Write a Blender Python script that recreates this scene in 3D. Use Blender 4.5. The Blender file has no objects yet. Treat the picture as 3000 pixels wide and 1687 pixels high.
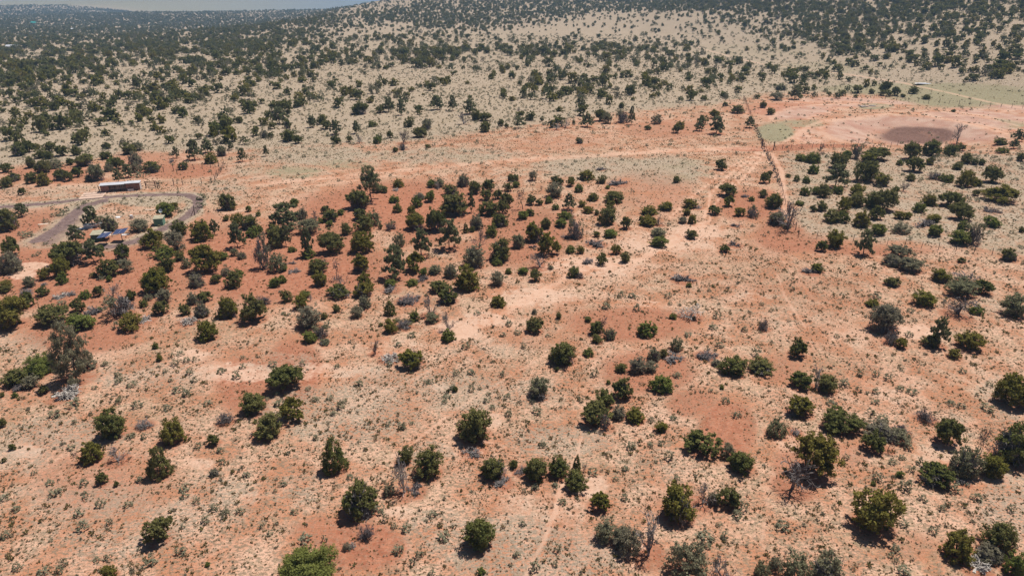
import bpy, math, random
import numpy as np
from mathutils import Vector

# ------------------------------------------------------------------ camera, world, sun, exposure
CAM_H, FOC, PITCH = 40.0, 2000.0, math.radians(24.0)      # FOC in px of a 3000 px wide frame
scene = bpy.context.scene
cam_data = bpy.data.cameras.new("camera")
cam_data.sensor_width = 36.0
cam_data.lens = 36.0 * FOC / 3000.0
cam_data.clip_start = 0.5
cam_data.clip_end = 40000.0
cam = bpy.data.objects.new("camera", cam_data)
scene.collection.objects.link(cam)
cam.location = (0, 0, CAM_H)
cam.rotation_euler = (math.pi / 2 - PITCH, 0, 0)
scene.camera = cam

SUN_EL, SUN_AZ = math.radians(65), math.radians(46)        # azimuth from +Y towards +X
SUN_DIR = Vector((math.sin(SUN_AZ) * math.cos(SUN_EL), math.cos(SUN_AZ) * math.cos(SUN_EL), math.sin(SUN_EL)))
world = bpy.data.worlds.new("World")
scene.world = world
world.use_nodes = True
wn = world.node_tree
sky = wn.nodes.new("ShaderNodeTexSky")
sky.sky_type = 'NISHITA'
sky.sun_disc = False
sky.sun_elevation = SUN_EL
sky.sun_rotation = SUN_AZ
sky.altitude = 1800
bgn = next(n for n in wn.nodes if n.type == 'BACKGROUND')
bgn.inputs['Strength'].default_value = 0.05
wn.links.new(sky.outputs[0], bgn.inputs['Color'])
sun_data = bpy.data.lights.new("sun", 'SUN')
sun_data.energy = 4.9
sun_data.angle = math.radians(0.53)
sun_data.color = (1.0, 0.955, 0.89)
sun = bpy.data.objects.new("sun", sun_data)
sun.rotation_euler = SUN_DIR.to_track_quat('Z', 'Y').to_euler()
sun.location = (0, 0, 300)
scene.collection.objects.link(sun)
vs = scene.view_settings
vs.view_transform = 'Standard'
vs.look = 'None'
vs.exposure = 0.28
vs.gamma = 1.0
vs.use_curve_mapping = False
scene.cycles.max_bounces = 5
scene.cycles.diffuse_bounces = 2
scene.cycles.transparent_max_bounces = 8

# ------------------------------------------------------------------ helpers
rng = np.random.default_rng(7)
random.seed(7)
LINK = scene.collection.objects.link
ST, CT = math.sin(PITCH), math.cos(PITCH)

def tag(o, label=None, category=None, group=None, kind=None):
    if label: o["label"] = label
    if category: o["category"] = category
    if group: o["group"] = group
    if kind: o["kind"] = kind
    return o

def ray(px, py):
    u, v = (px - 1500.0) / FOC, (843.5 - py) / FOC
    return np.array([u, CT + v * ST, -ST + v * CT])

def flat(px, py, z=0.0):
    d = ray(px, py)
    return d[:2] * ((CAM_H - z) / -d[2])

def project(x, y, z):
    zz = z - CAM_H
    depth = y * CT - zz * ST
    up = y * ST + zz * CT
    depth_s = np.where(depth > 0.1, depth, 0.1)
    px = 1500 + FOC * x / depth_s
    py = 843.5 - FOC * up / depth_s
    return px, py, depth

def sstep(a, b, x):
    t = np.clip((x - a) / (b - a), 0, 1)
    return t * t * (3 - 2 * t)

# terrain: a nearly flat bench, a hill on the right, a rise far ahead, an edge far left down to a plain
FA, FB = flat(3000, 325), flat(2080, 140)
_d = (FB - FA) / np.linalg.norm(FB - FA)
_nrm = np.array([_d[1], -_d[0]])
if _nrm[0] < 0: _nrm = -_nrm
EA, EB = flat(0, 31, -20), flat(430, 4, -20)
_e = (EB - EA) / np.linalg.norm(EB - EA)
_en = np.array([-_e[1], _e[0]])
if _en[1] < 0: _en = -_en
POND = flat(2690, 398)
POND_R = (22.0, 30.0)

def height(x, y):
    x = np.asarray(x, float); y = np.asarray(y, float)
    s = (x - FA[0]) * _nrm[0] + (y - FA[1]) * _nrm[1]
    k = 8.0
    hill = 0.165 * k * np.logaddexp(0, np.clip((s - 8) / k, -30, 60))
    hill = np.minimum(hill, 95 + 0.02 * hill)
    ahead = 17 * sstep(600, 1050, y) * sstep(-420, -60, x) + 10 * sstep(900, 1500, y) * sstep(-420, -60, x)
    far = np.clip((np.hypot(x, y) - 1500) / 2500, 0, 1)
    z = np.maximum(hill * (1 - far), ahead) + 0.3 * np.minimum(hill * (1 - far), ahead)
    z = z - 22 * sstep(280, 1250, y) * (1 - sstep(-330, -20, x + .12 * y))
    e = (x - EA[0]) * _en[0] + (y - EA[1]) * _en[1]
    left = 1 - sstep(EB[0] - 40, EB[0] + 260, x)
    z = z - 240 * sstep(0, 1500, e) * left
    z = z - 262 * (1 - left) * sstep(1700, 6200, np.hypot(x, y))
    # gentle undulation
    z = z + (0.35 * np.sin(x * 0.045 + 1.3) * np.sin(y * 0.038 + .4) + 0.12 * np.sin(x * 0.13 + y * 0.09)) * sstep(25, 70, np.hypot(x, y))
    z = z + 2.2 * (np.sin(x * .011 + 2) * np.sin(y * .013 + 1)) * sstep(260, 520, np.hypot(x, y))
    # stock pond
    q = np.sqrt(((x - POND[0]) / POND_R[0]) ** 2 + ((y - POND[1]) / POND_R[1]) ** 2)
    z = z - 2.4 * (1 - sstep(0.4, 1.0, q)) + 0.7 * np.exp(-((q - 1.12) / 0.14) ** 2) + 0.35 * np.exp(-((q - 1.75) / 0.12) ** 2) * sstep(-5, 8, y - POND[1] - (x - POND[0]) * .5)
    return z

_ts = np.concatenate([np.geomspace(30, 6000, 900)])
def ground(px, py, zoff=0.0):
    """3-D point where the line of sight through a photo pixel meets the terrain raised by zoff."""
    d = ray(px, py)
    X, Y, Z = d[0] * _ts, d[1] * _ts, CAM_H + d[2] * _ts
    below = Z < height(X, Y) + zoff
    if not below.any():
        t = _ts[-1]
    else:
        i = int(np.argmax(below)); a, b = _ts[max(i - 1, 0)], _ts[i]
        for _ in range(18):
            m = (a + b) / 2
            if CAM_H + d[2] * m < float(height(d[0] * m, d[1] * m)) + zoff: b = m
            else: a = m
        t = (a + b) / 2
    return d[0] * t, d[1] * t, t

def mesh_obj(name, verts, faces, mat, parent=None, smooth=False, attr=None):
    me = bpy.data.meshes.new(name)
    me.from_pydata([tuple(v) for v in verts], [], [tuple(f) for f in faces])
    if mat: me.materials.append(mat)
    if attr is not None:
        a = me.attributes.new("tint", 'FLOAT', 'POINT'); a.data.foreach_set("value", np.asarray(attr, np.float32))
    if smooth:
        me.polygons.foreach_set("use_smooth", [True] * len(me.polygons))
    me.update()
    o = bpy.data.objects.new(name, me)
    LINK(o)
    if parent: o.parent = parent
    return o

def raw_mesh(name, V, Fc, mat, tint=None):
    """fast mesh from arrays; all faces have the same corner count"""
    me = bpy.data.meshes.new(name)
    V = np.asarray(V, np.float32); Fc = np.asarray(Fc, np.int32)
    n, k = Fc.shape
    me.vertices.add(len(V)); me.vertices.foreach_set("co", V.ravel())
    me.loops.add(n * k); me.loops.foreach_set("vertex_index", Fc.ravel())
    me.polygons.add(n); me.polygons.foreach_set("loop_start", np.arange(0, n * k, k, dtype=np.int32))
    if tint is not None:
        a = me.attributes.new("tint", 'FLOAT', 'POINT'); a.data.foreach_set("value", np.asarray(tint, np.float32))
    if mat: me.materials.append(mat)
    me.update(calc_edges=True)
    return me

# ------------------------------------------------------------------ materials
def new_mat(name):
    m = bpy.data.materials.new(name); m.use_nodes = True
    nt = m.node_tree
    b = nt.nodes["Principled BSDF"]
    b.inputs["Roughness"].default_value = 0.9
    b.inputs["Specular IOR Level"].default_value = 0.1
    return m, nt, b

def nd(nt, kind, **kw):
    n = nt.nodes.new(kind)
    for k, v in kw.items(): setattr(n, k, v)
    return n

def noise(nt, vec, scale, detail=4, rough=0.55, w=0.0):
    n = nd(nt, "ShaderNodeTexNoise")
    n.inputs["Scale"].default_value = scale; n.inputs["Detail"].default_value = detail; n.inputs["Roughness"].default_value = rough
    if vec is not None: nt.links.new(vec, n.inputs["Vector"])
    return n.outputs["Fac"]

def ramp(nt, val, lo, hi, a=0.0, b=1.0):
    n = nd(nt, "ShaderNodeMapRange")
    n.interpolation_type = 'SMOOTHSTEP'
    nt.links.new(val, n.inputs[0])
    for i, v in zip((1, 2, 3, 4), (lo, hi, a, b)): n.inputs[i].default_value = v
    return n.outputs[0]

def mth(nt, op, a, b=None):
    n = nd(nt, "ShaderNodeMath", operation=op); n.use_clamp = op in ('ADD', 'MULTIPLY', 'SUBTRACT')
    for i, v in enumerate((a, b)):
        if v is None: continue
        if isinstance(v, (int, float)): n.inputs[i].default_value = v
        else: nt.links.new(v, n.inputs[i])
    return n.outputs[0]

def mixc(nt, fac, a, b):
    n = nd(nt, "ShaderNodeMix", data_type='RGBA')
    for i, v in ((0, fac), (6, a), (7, b)):
        if isinstance(v, (int, float)): n.inputs[i].default_value = v
        elif isinstance(v, tuple): n.inputs[i].default_value = (*v, 1)
        else: nt.links.new(v, n.inputs[i])
    return n.outputs[2]

def simple(name, col, col2=None, scale=6.0, rough=0.85, metallic=0.0, bump=0.0):
    m, nt, b = new_mat(name)
    geo = nd(nt, "ShaderNodeNewGeometry")
    f = noise(nt, geo.outputs["Position"], scale, 5, .6)
    c = mixc(nt, ramp(nt, f, .3, .7), col, col2 or tuple(x * .7 for x in col))
    nt.links.new(c, b.inputs["Base Color"])
    b.inputs["Roughness"].default_value = rough; b.inputs["Metallic"].default_value = metallic
    if bump:
        bp = nd(nt, "ShaderNodeBump"); bp.inputs["Strength"].default_value = bump; bp.inputs["Distance"].default_value = .03
        nt.links.new(f, bp.inputs["Height"]); nt.links.new(bp.outputs[0], b.inputs["Normal"])
    return m

def leaf_mat(name, dark, light, alt, trans=0.40):
    """foliage: clump-to-clump and plant-to-plant colour variation"""
    m = bpy.data.materials.new(name); m.use_nodes = True
    nt = m.node_tree; nt.nodes.clear()
    out = nd(nt, "ShaderNodeOutputMaterial")
    at = nd(nt, "ShaderNodeAttribute"); at.attribute_name = "tint"
    oi = nd(nt, "ShaderNodeObjectInfo")
    c = mixc(nt, at.outputs["Fac"], dark, light)
    c = mixc(nt, mth(nt, 'MULTIPLY', oi.outputs["Random"], .85), c, alt)
    df = nd(nt, "ShaderNodeBsdfDiffuse"); tr = nd(nt, "ShaderNodeBsdfTranslucent")
    mx = nd(nt, "ShaderNodeMixShader"); mx.inputs[0].default_value = trans
    nt.links.new(c, df.inputs[0]); nt.links.new(c, tr.inputs[0])
    nt.links.new(df.outputs[0], mx.inputs[1]); nt.links.new(tr.outputs[0], mx.inputs[2])
    nt.links.new(mx.outputs[0], out.inputs[0])
    return m

M = {}
M['j'] = leaf_mat("juniper_dark_foliage", (.095, .107, .032), (.220, .222, .073), (.213, .195, .076))
M['J'] = leaf_mat("juniper_olive_foliage", (.120, .127, .027), (.275, .254, .061), (.244, .201, .055))
M['g'] = leaf_mat("juniper_bright_foliage", (.110, .140, .036), (.235, .270, .070), (.210, .215, .062))
M['s'] = leaf_mat("juniper_grey_foliage", (.152, .156, .085), (.311, .299, .171), (.281, .244, .177))
M['p'] = leaf_mat("pinyon_foliage", (.112, .127, .059), (.250, .259, .132), (.220, .220, .110))
M['b'] = leaf_mat("sagebrush_foliage", (.200, .200, .125), (.380, .370, .255), (.310, .285, .180))
M['t1'] = leaf_mat("tuft_olive", (.115, .110, .040), (.230, .205, .080), (.190, .140, .060))
M['t2'] = leaf_mat("tuft_straw", (.240, .180, .090), (.400, .320, .180), (.310, .215, .115))
M['t3'] = leaf_mat("tuft_grey", (.180, .168, .112), (.310, .290, .205), (.240, .200, .130))
M['bark'] = simple("bark", (.16, .11, .08), (.09, .065, .05), 9)
M['grey_wood'] = simple("weathered_wood", (.27, .24, .225), (.15, .13, .125), 7)
M['dark_wood'] = simple("charred_grey_wood", (.19, .16, .155), (.10, .085, .085), 7)
M['white_wood'] = simple("silver_wood", (.52, .47, .42), (.33, .29, .26), 7)
M['red_wood'] = simple("red_brown_wood", (.20, .09, .065), (.12, .06, .05), 7)
M['post'] = simple("post_wood", (.15, .11, .09), (.09, .07, .06), 7)
M['wire'] = simple("rusty_wire", (.16, .11, .09), None, 5, .6)

# ground
def ground_mat():
    m, nt, b = new_mat("desert_soil")
    geo = nd(nt, "ShaderNodeNewGeometry"); P = geo.outputs["Position"]
    A = nd(nt, "ShaderNodeAttribute"); A.attribute_name = "zone_a"
    B = nd(nt, "ShaderNodeAttribute"); B.attribute_name = "zone_b"
    C = nd(nt, "ShaderNodeAttribute"); C.attribute_name = "zone_c"
    def sep(a):
        s = nd(nt, "ShaderNodeSeparateColor"); nt.links.new(a.outputs["Color"], s.inputs[0]); return s.outputs
    red, pale, tan = sep(A); green, cinder, track = sep(B); pink, mud, grey = sep(C)
    big = noise(nt, P, .035, 5, .6); mid = noise(nt, P, .22, 6, .62); fine = noise(nt, P, 1.3, 6, .65); grain = noise(nt, P, 5.5, 3, .6)
    def soft(mask, amt=.85):
        # broken edges: mask pushed by noise
        x = mth(nt, 'ADD', mask, mth(nt, 'MULTIPLY', mask, mth(nt, 'SUBTRACT', mid, .5)))
        n = nd(nt, "ShaderNodeMath", operation='MULTIPLY_ADD'); nt.links.new(fine, n.inputs[0]); n.inputs[1].default_value = amt; n.inputs[2].default_value = -amt * .5
        k = nd(nt, "ShaderNodeMath", operation='ADD'); nt.links.new(mask, k.inputs[0]); nt.links.new(n.outputs[0], k.inputs[1])
        n2 = nd(nt, "ShaderNodeMath", operation='MULTIPLY_ADD'); nt.links.new(mid, n2.inputs[0]); n2.inputs[1].default_value = amt; n2.inputs[2].default_value = -amt * .5
        k2 = nd(nt, "ShaderNodeMath", operation='ADD'); nt.links.new(k.outputs[0], k2.inputs[0]); nt.links.new(n2.outputs[0], k2.inputs[1])
        return mth(nt, 'MULTIPLY', ramp(nt, k2.outputs[0], .22, .78), ramp(nt, mask, 0, .08))
    c = mixc(nt, ramp(nt, mid, .38, .62), (.44, .195, .108), (.62, .38, .265))
    c = mixc(nt, mth(nt, 'MULTIPLY', ramp(nt, big, .48, .66), .45), c, (.37, .14, .072))
    c = mixc(nt, soft(tan), c, mixc(nt, ramp(nt, fine, .35, .65), (.36, .275, .195), (.48, .385, .29)))
    c = mixc(nt, soft(red), c, mixc(nt, ramp(nt, fine, .3, .7), (.29, .102, .056), (.42, .178, .105)))
    c = mixc(nt, mth(nt, 'MULTIPLY', soft(pale, 1.25), .8), c, mixc(nt, ramp(nt, fine, .3, .7), (.50, .315, .22), (.62, .43, .32)))
    c = mixc(nt, soft(green), c, mixc(nt, ramp(nt, fine, .3, .7), (.23, .215, .125), (.34, .31, .195)))
    # low dry cover: a broken pattern of litter and cushion grass over bare soil
    cov = mth(nt, 'SUBTRACT', 1.0, mth(nt, 'ADD', mth(nt, 'MULTIPLY', red, .75), mth(nt, 'ADD', pale, mth(nt, 'ADD', track, pink))))
    wv = nd(nt, "ShaderNodeMapping"); wv.inputs["Rotation"].default_value = (0, 0, math.radians(-28)); wv.inputs["Scale"].default_value = (2.5, 4.6, 3)
    nt.links.new(P, wv.inputs[0])
    crk = noise(nt, wv.outputs[0], 1.0, 6, .72)
    c = mixc(nt, mth(nt, 'MULTIPLY', mth(nt, 'MULTIPLY', ramp(nt, crk, .495, .545), cov), .82), c, mixc(nt, grain, (.125, .098, .064), (.27, .205, .14)))
    og = mth(nt, 'MULTIPLY', mth(nt, 'MULTIPLY', ramp(nt, noise(nt, P, .11, 7, .7), .46, .62), cov), .38)
    c = mixc(nt, mth(nt, 'MULTIPLY', og, ramp(nt, noise(nt, P, 2.6, 5, .7), .42, .58)), c, (.24, .195, .105))
    c = mixc(nt, mth(nt, 'MULTIPLY', mth(nt, 'MULTIPLY', ramp(nt, crk, .43, .50), soft(grey, 1.2)), .6), c, mixc(nt, grain, (.20, .165, .12), (.42, .345, .265)))
    g2 = noise(nt, P, 7.5, 2, .6)
    c = mixc(nt, mth(nt, 'MULTIPLY', mth(nt, 'MULTIPLY', ramp(nt, g2, .52, .60), mth(nt, 'ADD', cov, .25)), .5), c, (.17, .115, .07))
    c = mixc(nt, soft(pink, .5), c, mixc(nt, ramp(nt, mid, .3, .7), (.36, .205, .15), (.47, .32, .245)))
    c = mixc(nt, mth(nt, 'MULTIPLY', ramp(nt, noise(nt, P, .09, 6, .65), .45, .65), mth(nt, 'MULTIPLY', pink, .55)), c, (.40, .205, .15))
    c = mixc(nt, soft(mud, .6), c, mixc(nt, ramp(nt, fine, .3, .7), (.115, .062, .048), (.20, .115, .09)))
    c = mixc(nt, soft(cinder, .85), c, mixc(nt, ramp(nt, fine, .3, .7), (.115, .075, .070), (.21, .145, .13)))
    c = mixc(nt, mth(nt, 'MULTIPLY', soft(track, .9), .62), c, (.53, .335, .235))
    c = mixc(nt, mth(nt, 'MULTIPLY', ramp(nt, grain, .45, .75), .12), c, (.70, .53, .42))
    nt.links.new(c, b.inputs["Base Color"])
    b.inputs["Roughness"].default_value = 1.0; b.inputs["Specular IOR Level"].default_value = 0.0
    bp = nd(nt, "ShaderNodeBump"); bp.inputs["Strength"].default_value = .8; bp.inputs["Distance"].default_value = .16
    nt.links.new(mth(nt, 'ADD', mth(nt, 'MULTIPLY', crk, .7), mth(nt, 'MULTIPLY', fine, .5)), bp.inputs["Height"])
    nt.links.new(bp.outputs[0], b.inputs["Normal"])
    return m
M['ground'] = ground_mat()

# ------------------------------------------------------------------ ground sheet: fine in front, coarse behind, out to the horizon
def poly_dist(px, py, pts):
    """distance in photo px from points to a polyline, vertical distances stretched for the grazing view"""
    d = np.full(px.shape, 1e9)
    for (x0, y0), (x1, y1) in zip(pts[:-1], pts[1:]):
        dx, dy = x1 - x0, y1 - y0
        t = np.clip(((px - x0) * dx + (py - y0) * dy) / (dx * dx + dy * dy), 0, 1)
        d = np.minimum(d, np.hypot(px - x0 - t * dx, py - y0 - t * dy))
    return d

def wdist(x, y, pix):
    pts = [ground(*p)[:2] for p in pix]
    d = np.full(x.shape, 1e9)
    for (x0, y0), (x1, y1) in zip(pts[:-1], pts[1:]):
        dx, dy = x1 - x0, y1 - y0
        t = np.clip(((x - x0) * dx + (y - y0) * dy) / (dx * dx + dy * dy), 0, 1)
        d = np.minimum(d, np.hypot(x - x0 - t * dx, y - y0 - t * dy))
    return d

def blobs(px, py, lst):
    v = np.zeros(px.shape)
    for cx, cy, rx, ry, s in lst:
        q = np.sqrt(((px - cx) / rx) ** 2 + ((py - cy) / ry) ** 2)
        v = np.maximum(v, s * (1 - sstep(.45, 1.15, q)))
    return v

def band(px, py, line, up, down):
    """1 above the polyline (photo), fading over up/down px"""
    xs, ys = zip(*line)
    yl = np.interp(px, xs, ys)
    return 1 - sstep(-up, down, py - yl)

TRACKS = [  # photo polyline, half width in metres, strength
 ([(1003,1201),(1137,1143),(1333,1050),(1449,986),(1560,925)], .22, .7),
 ([(1150,1335),(1210,1297),(1303,1225),(1391,1163),(1500,1099),(1600,1040)], .22, .7),
 ([(1540,1687),(1561,1641),(1596,1580),(1625,1504),(1640,1440),(1686,1352),(1704,1280)], .24, .8),
 ([(2238,1640),(2234,1580),(2250,1500),(2246,1440),(2268,1380)], .25, .4),
 ([(2225,447),(2150,500),(2080,570),(2065,640)], .35, 1), ([(2240,452),(2180,520),(2100,590),(2075,650)], .35, 1),
 ([(2215,447),(2140,490),(2030,575),(1960,640)], .35, .9), ([(2230,450),(2165,510),(2130,560),(2140,600)], .3, .8),
 ([(2232,436),(2100,436),(1900,446),(1700,460),(1500,470)], 2.6, .6), ([(1500,470),(1158,500),(950,522),(750,540)], 2.0, .45),
 ([(1158,490),(900,508),(720,522)], .7, .6), ([(1300,487),(1000,535),(800,556)], .6, .6),
 ([(2262,450),(2290,500),(2296,560),(2300,640)], .7, .8),
 ([(2039,138),(2155,170),(2240,190),(2500,221),(2643,243),(2760,268),(2900,300),(3000,318)], 1.6, .7),
 ([(2275,800),(2300,870),(2360,960)], .3, .6), ([(2290,760),(2380,870),(2420,900)], .3, .5),
 ([(2070,650),(1960,715),(1880,760),(1700,790),(1560,870),(1440,940),(1345,980)], 1.0, .6),
 ([(2300,415),(2330,400),(2345,385),(2370,368),(2440,350),(2560,338),(2680,333)], .9, .9),
 ([(2330,425),(2345,395),(2375,372),(2450,353),(2580,342)], .7, .7),
 ([(2680,333),(2820,340),(2950,325),(3060,318)], 1.2, .7)]
CINDER = [([(-40,610),(150,595),(270,580),(400,573),(500,570),(548,571),(578,583),(580,603),(557,628),(520,650),(470,674),(400,706),(330,722),(230,727)], 1.1, 1.0),
          ([(300,590),(250,603),(218,628),(175,668),(112,704)], 1.5, .9), ([(226,645),(190,680),(150,710)], 1.5, .5)]
def zones(x, y, z):
    px, py, dep = project(x, y, z)
    px = np.clip(px, -1500, 4500); py = np.clip(py, -60, 2200)
    red = blobs(px, py, [(1200,625,420,120,1),(800,770,460,150,1),(280,800,420,150,.95),(160,690,240,100,.8),(1500,690,260,130,.75),(1900,560,200,90,.5),
        (860,1090,110,130,.9),(720,1130,120,120,.8),(1060,1600,170,95,.95),(960,1560,150,70,.7),(2130,1260,110,120,.95),(2030,1180,110,60,.7),(1900,1090,190,90,.75),
        (1850,950,260,70,.8),(2280,1080,110,60,.6),(2200,600,140,60,.9),(2330,690,160,70,.85),(2560,720,330,40,.8),(2500,1330,70,60,.5),(2320,1360,90,70,.6),(2680,1600,120,60,.5),
        (240,980,240,70,.8),(300,1420,330,150,.5),(170,1310,180,60,.4),(2000,1480,160,70,.5),(420,470,170,40,.55),(520,500,190,30,.8),(150,510,190,40,.7),(60,560,150,26,.35),(560,640,140,40,.55),
        (2250,437,170,9,.95),(2400,428,190,8,.9),(1950,380,200,40,.55),(1650,420,250,30,.4),(2290,320,160,30,.6),(1000,380,60,20,.4),(700,330,70,14,.4),(2900,850,90,40,.3),(1600,990,170,50,.45),(1180,800,180,60,.7),(2560,960,160,50,.3)])
    red *= 1 - .85 * blobs(px, py, [(1120,700,60,40,1),(350,600,180,40,1),(1360,680,50,40,.6)])
    pale = blobs(px, py, [(1345,970,80,42,.95),(1420,935,90,30,.8),(1560,870,170,38,.75),(1750,780,190,42,.7),(1950,710,190,42,.75),(2040,680,110,30,.9),(560,1040,70,24,.9),(680,1090,230,40,.6),(950,1090,220,35,.6),
        (1160,1015,160,35,.5),(75,1320,60,26,.95),(1290,1135,40,14,.7),(1440,1230,40,30,.7),(2690,972,80,26,1),(2760,1330,120,40,.6),(2880,1380,120,60,.55),(1160,1500,60,26,.7),(1720,1420,90,45,.8),(1640,1500,110,90,.5),(1530,1480,120,50,.5),(2330,1300,90,40,.5),
        (590,1355,60,24,.6),(300,565,90,26,.5),(180,550,120,24,.35),(2600,1150,180,60,.35),(2450,1000,140,50,.3),(2850,1120,140,60,.4),(2140,1060,60,30,.4),(2200,870,90,25,.5),(1900,890,60,14,.6),(740,1460,40,30,.6),(1800,1600,140,60,.4),(1400,1310,120,50,.4),(60,800,60,24,.9),(110,780,70,14,.9)])
    tan = band(px, py, [(-1500,520),(0,488),(250,470),(420,448),(700,440),(900,430),(1200,415),(1500,372),(1800,330),(2100,305),(2230,275),(2600,270),(3000,285),(4500,300)], 24, 26)
    tan = np.maximum(tan, blobs(px, py, [(920,455,260,40,.7),(1300,455,300,34,.6),(1750,490,260,50,.7),(1950,500,170,60,.75),(1500,520,200,40,.3),(430,585,150,26,.9),(350,640,170,24,.55),(150,560,260,24,.5),(640,560,120,50,.5),(120,640,150,50,.35),(800,500,240,40,.45),(200,690,60,40,.55),(2100,560,110,60,.35)]))
    grey = blobs(px, py, [(190,1270,260,60,.85),(60,1330,120,80,.6),(1000,1210,290,110,.85),(1180,1110,230,60,.7),(820,1060,160,40,.5),(1360,1150,180,80,.8),(1640,1290,200,60,.9),(1560,1150,140,60,.6),(1500,1610,260,130,.85),(1700,1640,160,90,.7),(1300,1560,150,90,.6),(1250,1330,110,50,.6),
        (2960,1470,120,130,.8),(2950,1170,150,110,.5),(350,1540,330,160,.55),(640,1470,200,120,.55),(860,1430,130,90,.5),(120,1480,170,90,.5),(420,1100,240,60,.55),(60,1010,110,60,.5),(1950,1350,180,70,.4),(2300,900,260,90,.3),(2700,1250,260,90,.3),(2870,900,180,40,.55),(1430,1020,200,40,.4)])
    blk = np.clip(sstep(2260, 2350, px + (py - 560) * -.25) * sstep(430, 462, py) * (1 - sstep(665, 725, py - (px - 2350) * .09)), 0, 1)
    tan = np.maximum(tan, blk * .62)
    grey = np.maximum(grey, blk * .3)
    red = red * (1 - .8 * blk) * (1 - .55 * (tan > .6) * (py < 400))
    green = blobs(px, py, [(2860,288,320,36,1),(2700,262,420,26,.7),(2272,388,72,36,.95),(2345,362,110,16,.6),(2300,345,60,14,.5),(2560,312,70,12,.8),(2960,360,70,26,.7),(2420,200,260,26,.45),(2200,150,240,30,.35),(860,505,120,26,.55),(1000,480,130,20,.45),(2010,500,110,40,.35)])
    green = np.maximum(green, sstep(2300, 3200, np.hypot(x, y)))
    q = np.sqrt(((px - 2690) / 150.) ** 2 + ((py - 397) / 33.) ** 2)
    q = q * (1 + .05 * np.sin(np.arctan2(py - 396, (px - 2690) / 4) * 4 + 1) + .03 * np.sin(px * .09))
    mud = (1 - sstep(.45, 1.15, q)) * (.92 + .12 * np.sin(14 * q)) * (1 - .25 * (1 - sstep(.2, .55, np.sqrt(((px - 2715) / 100.) ** 2 + ((py - 395) / 25.) ** 2))))
    pink = blobs(px, py, [(2640,385,420,60,1),(2900,345,300,34,.9),(2500,300,260,20,.75),(2330,330,160,34,.8),(2950,318,200,14,.8)]) * (1 - sstep(418, 432, py))
    pink = pink * (1 - .7 * blobs(px, py, [(2272,388,72,36,1),(2345,362,110,16,.8)]))
    track = np.zeros(px.shape); cind = np.zeros(px.shape)
    qr = np.sqrt(((x - POND[0]) / POND_R[0]) ** 2 + ((y - POND[1]) / POND_R[1]) ** 2) + .06 * np.sin(np.arctan2(y - POND[1], x - POND[0]) * 3 + 1)
    pink = pink * np.clip(.72 + .28 * np.sin(8.5 * qr + .6), 0, 1)
    for q0, s in ((1.15, .75), (1.36, .55), (1.58, .4), (1.8, .7), (2.05, .5)): track = np.maximum(track, s * np.exp(-((qr - q0) / .05) ** 2) * (pink > .3))
    for pts, hw, s in TRACKS:
        track = np.maximum(track, s * (1 - sstep(.35, 1.25, wdist(x, y, pts) / hw)))
    for pts, hw, s in CINDER:
        cind = np.maximum(cind, s * (1 - sstep(.7, 1.2, wdist(x, y, pts) / hw)))
    verge = np.zeros(px.shape)
    for pts, hw, s in CINDER:
        verge = np.maximum(verge, .8 * (1 - sstep(1.3, 3.4, wdist(x, y, pts) / hw)))
    tan = np.maximum(tan, verge * (px < 600))
    red = red * (1 - .6 * verge * (px < 600))
    under = np.zeros(px.shape)
    for i_ in np.where((np.hypot(x, y) < 260) & (dep > 5))[0]:
        c_, k_, d_ = KD.find((x[i_], y[i_], 0))
        under[i_] = max(0.0, 1 - d_ / (RADII[k_] * 1.5 + .3))
    red = np.maximum(red, np.clip(under * 1.5, 0, .8) * (1 - .5 * tan))
    return dict(red=red, pale=pale, tan=tan, green=green, cinder=cind, track=track, pink=pink, mud=mud, grey=grey)

def build_ground():
    half = math.radians(50)
    a_f = np.linspace(-half, half, 430)
    a_c = np.linspace(half, 2 * math.pi - half, 40)[1:-1]
    ang = np.concatenate([a_f, a_c])
    rad = np.concatenate([[4, 12, 20, 26], np.geomspace(30, 1500, 620), np.geomspace(1600, 42000, 60)])
    R, T = np.meshgrid(rad, ang, indexing='ij')
    X, Y = R * np.sin(T), R * np.cos(T)
    X, Y = X.ravel(), Y.ravel()
    Z = height(X, Y)
    X = np.append(X, 0); Y = np.append(Y, 0); Z = np.append(Z, float(height(0, 0)))
    nr, na = len(rad), len(ang)
    i, j = np.meshgrid(np.arange(nr - 1), np.arange(na), indexing='ij')
    j2 = (j + 1) % na
    quads = np.stack([i * na + j, i * na + j2, (i + 1) * na + j2, (i + 1) * na + j], -1).reshape(-1, 4)
    quads = quads[:, ::-1]
    V = np.stack([X, Y, Z], -1)
    me = raw_mesh("ground", V, quads, M['ground'])
    zs = zones(X, Y, Z)
    for nm, keys in (("zone_a", ("red", "pale", "tan")), ("zone_b", ("green", "cinder", "track")), ("zone_c", ("pink", "mud", "grey"))):
        at = me.attributes.new(nm, 'FLOAT_COLOR', 'POINT')
        col = np.stack([zs[k] for k in keys] + [np.ones(len(X))], -1).astype(np.float32)
        at.data.foreach_set("color", col.ravel())
    me.polygons.foreach_set("use_smooth", np.ones(len(me.polygons), bool))
    o = bpy.data.objects.new("ground", me); LINK(o)
    tag(o, "red and tan desert soil reaching to the horizon", kind="structure")
    return o
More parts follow.
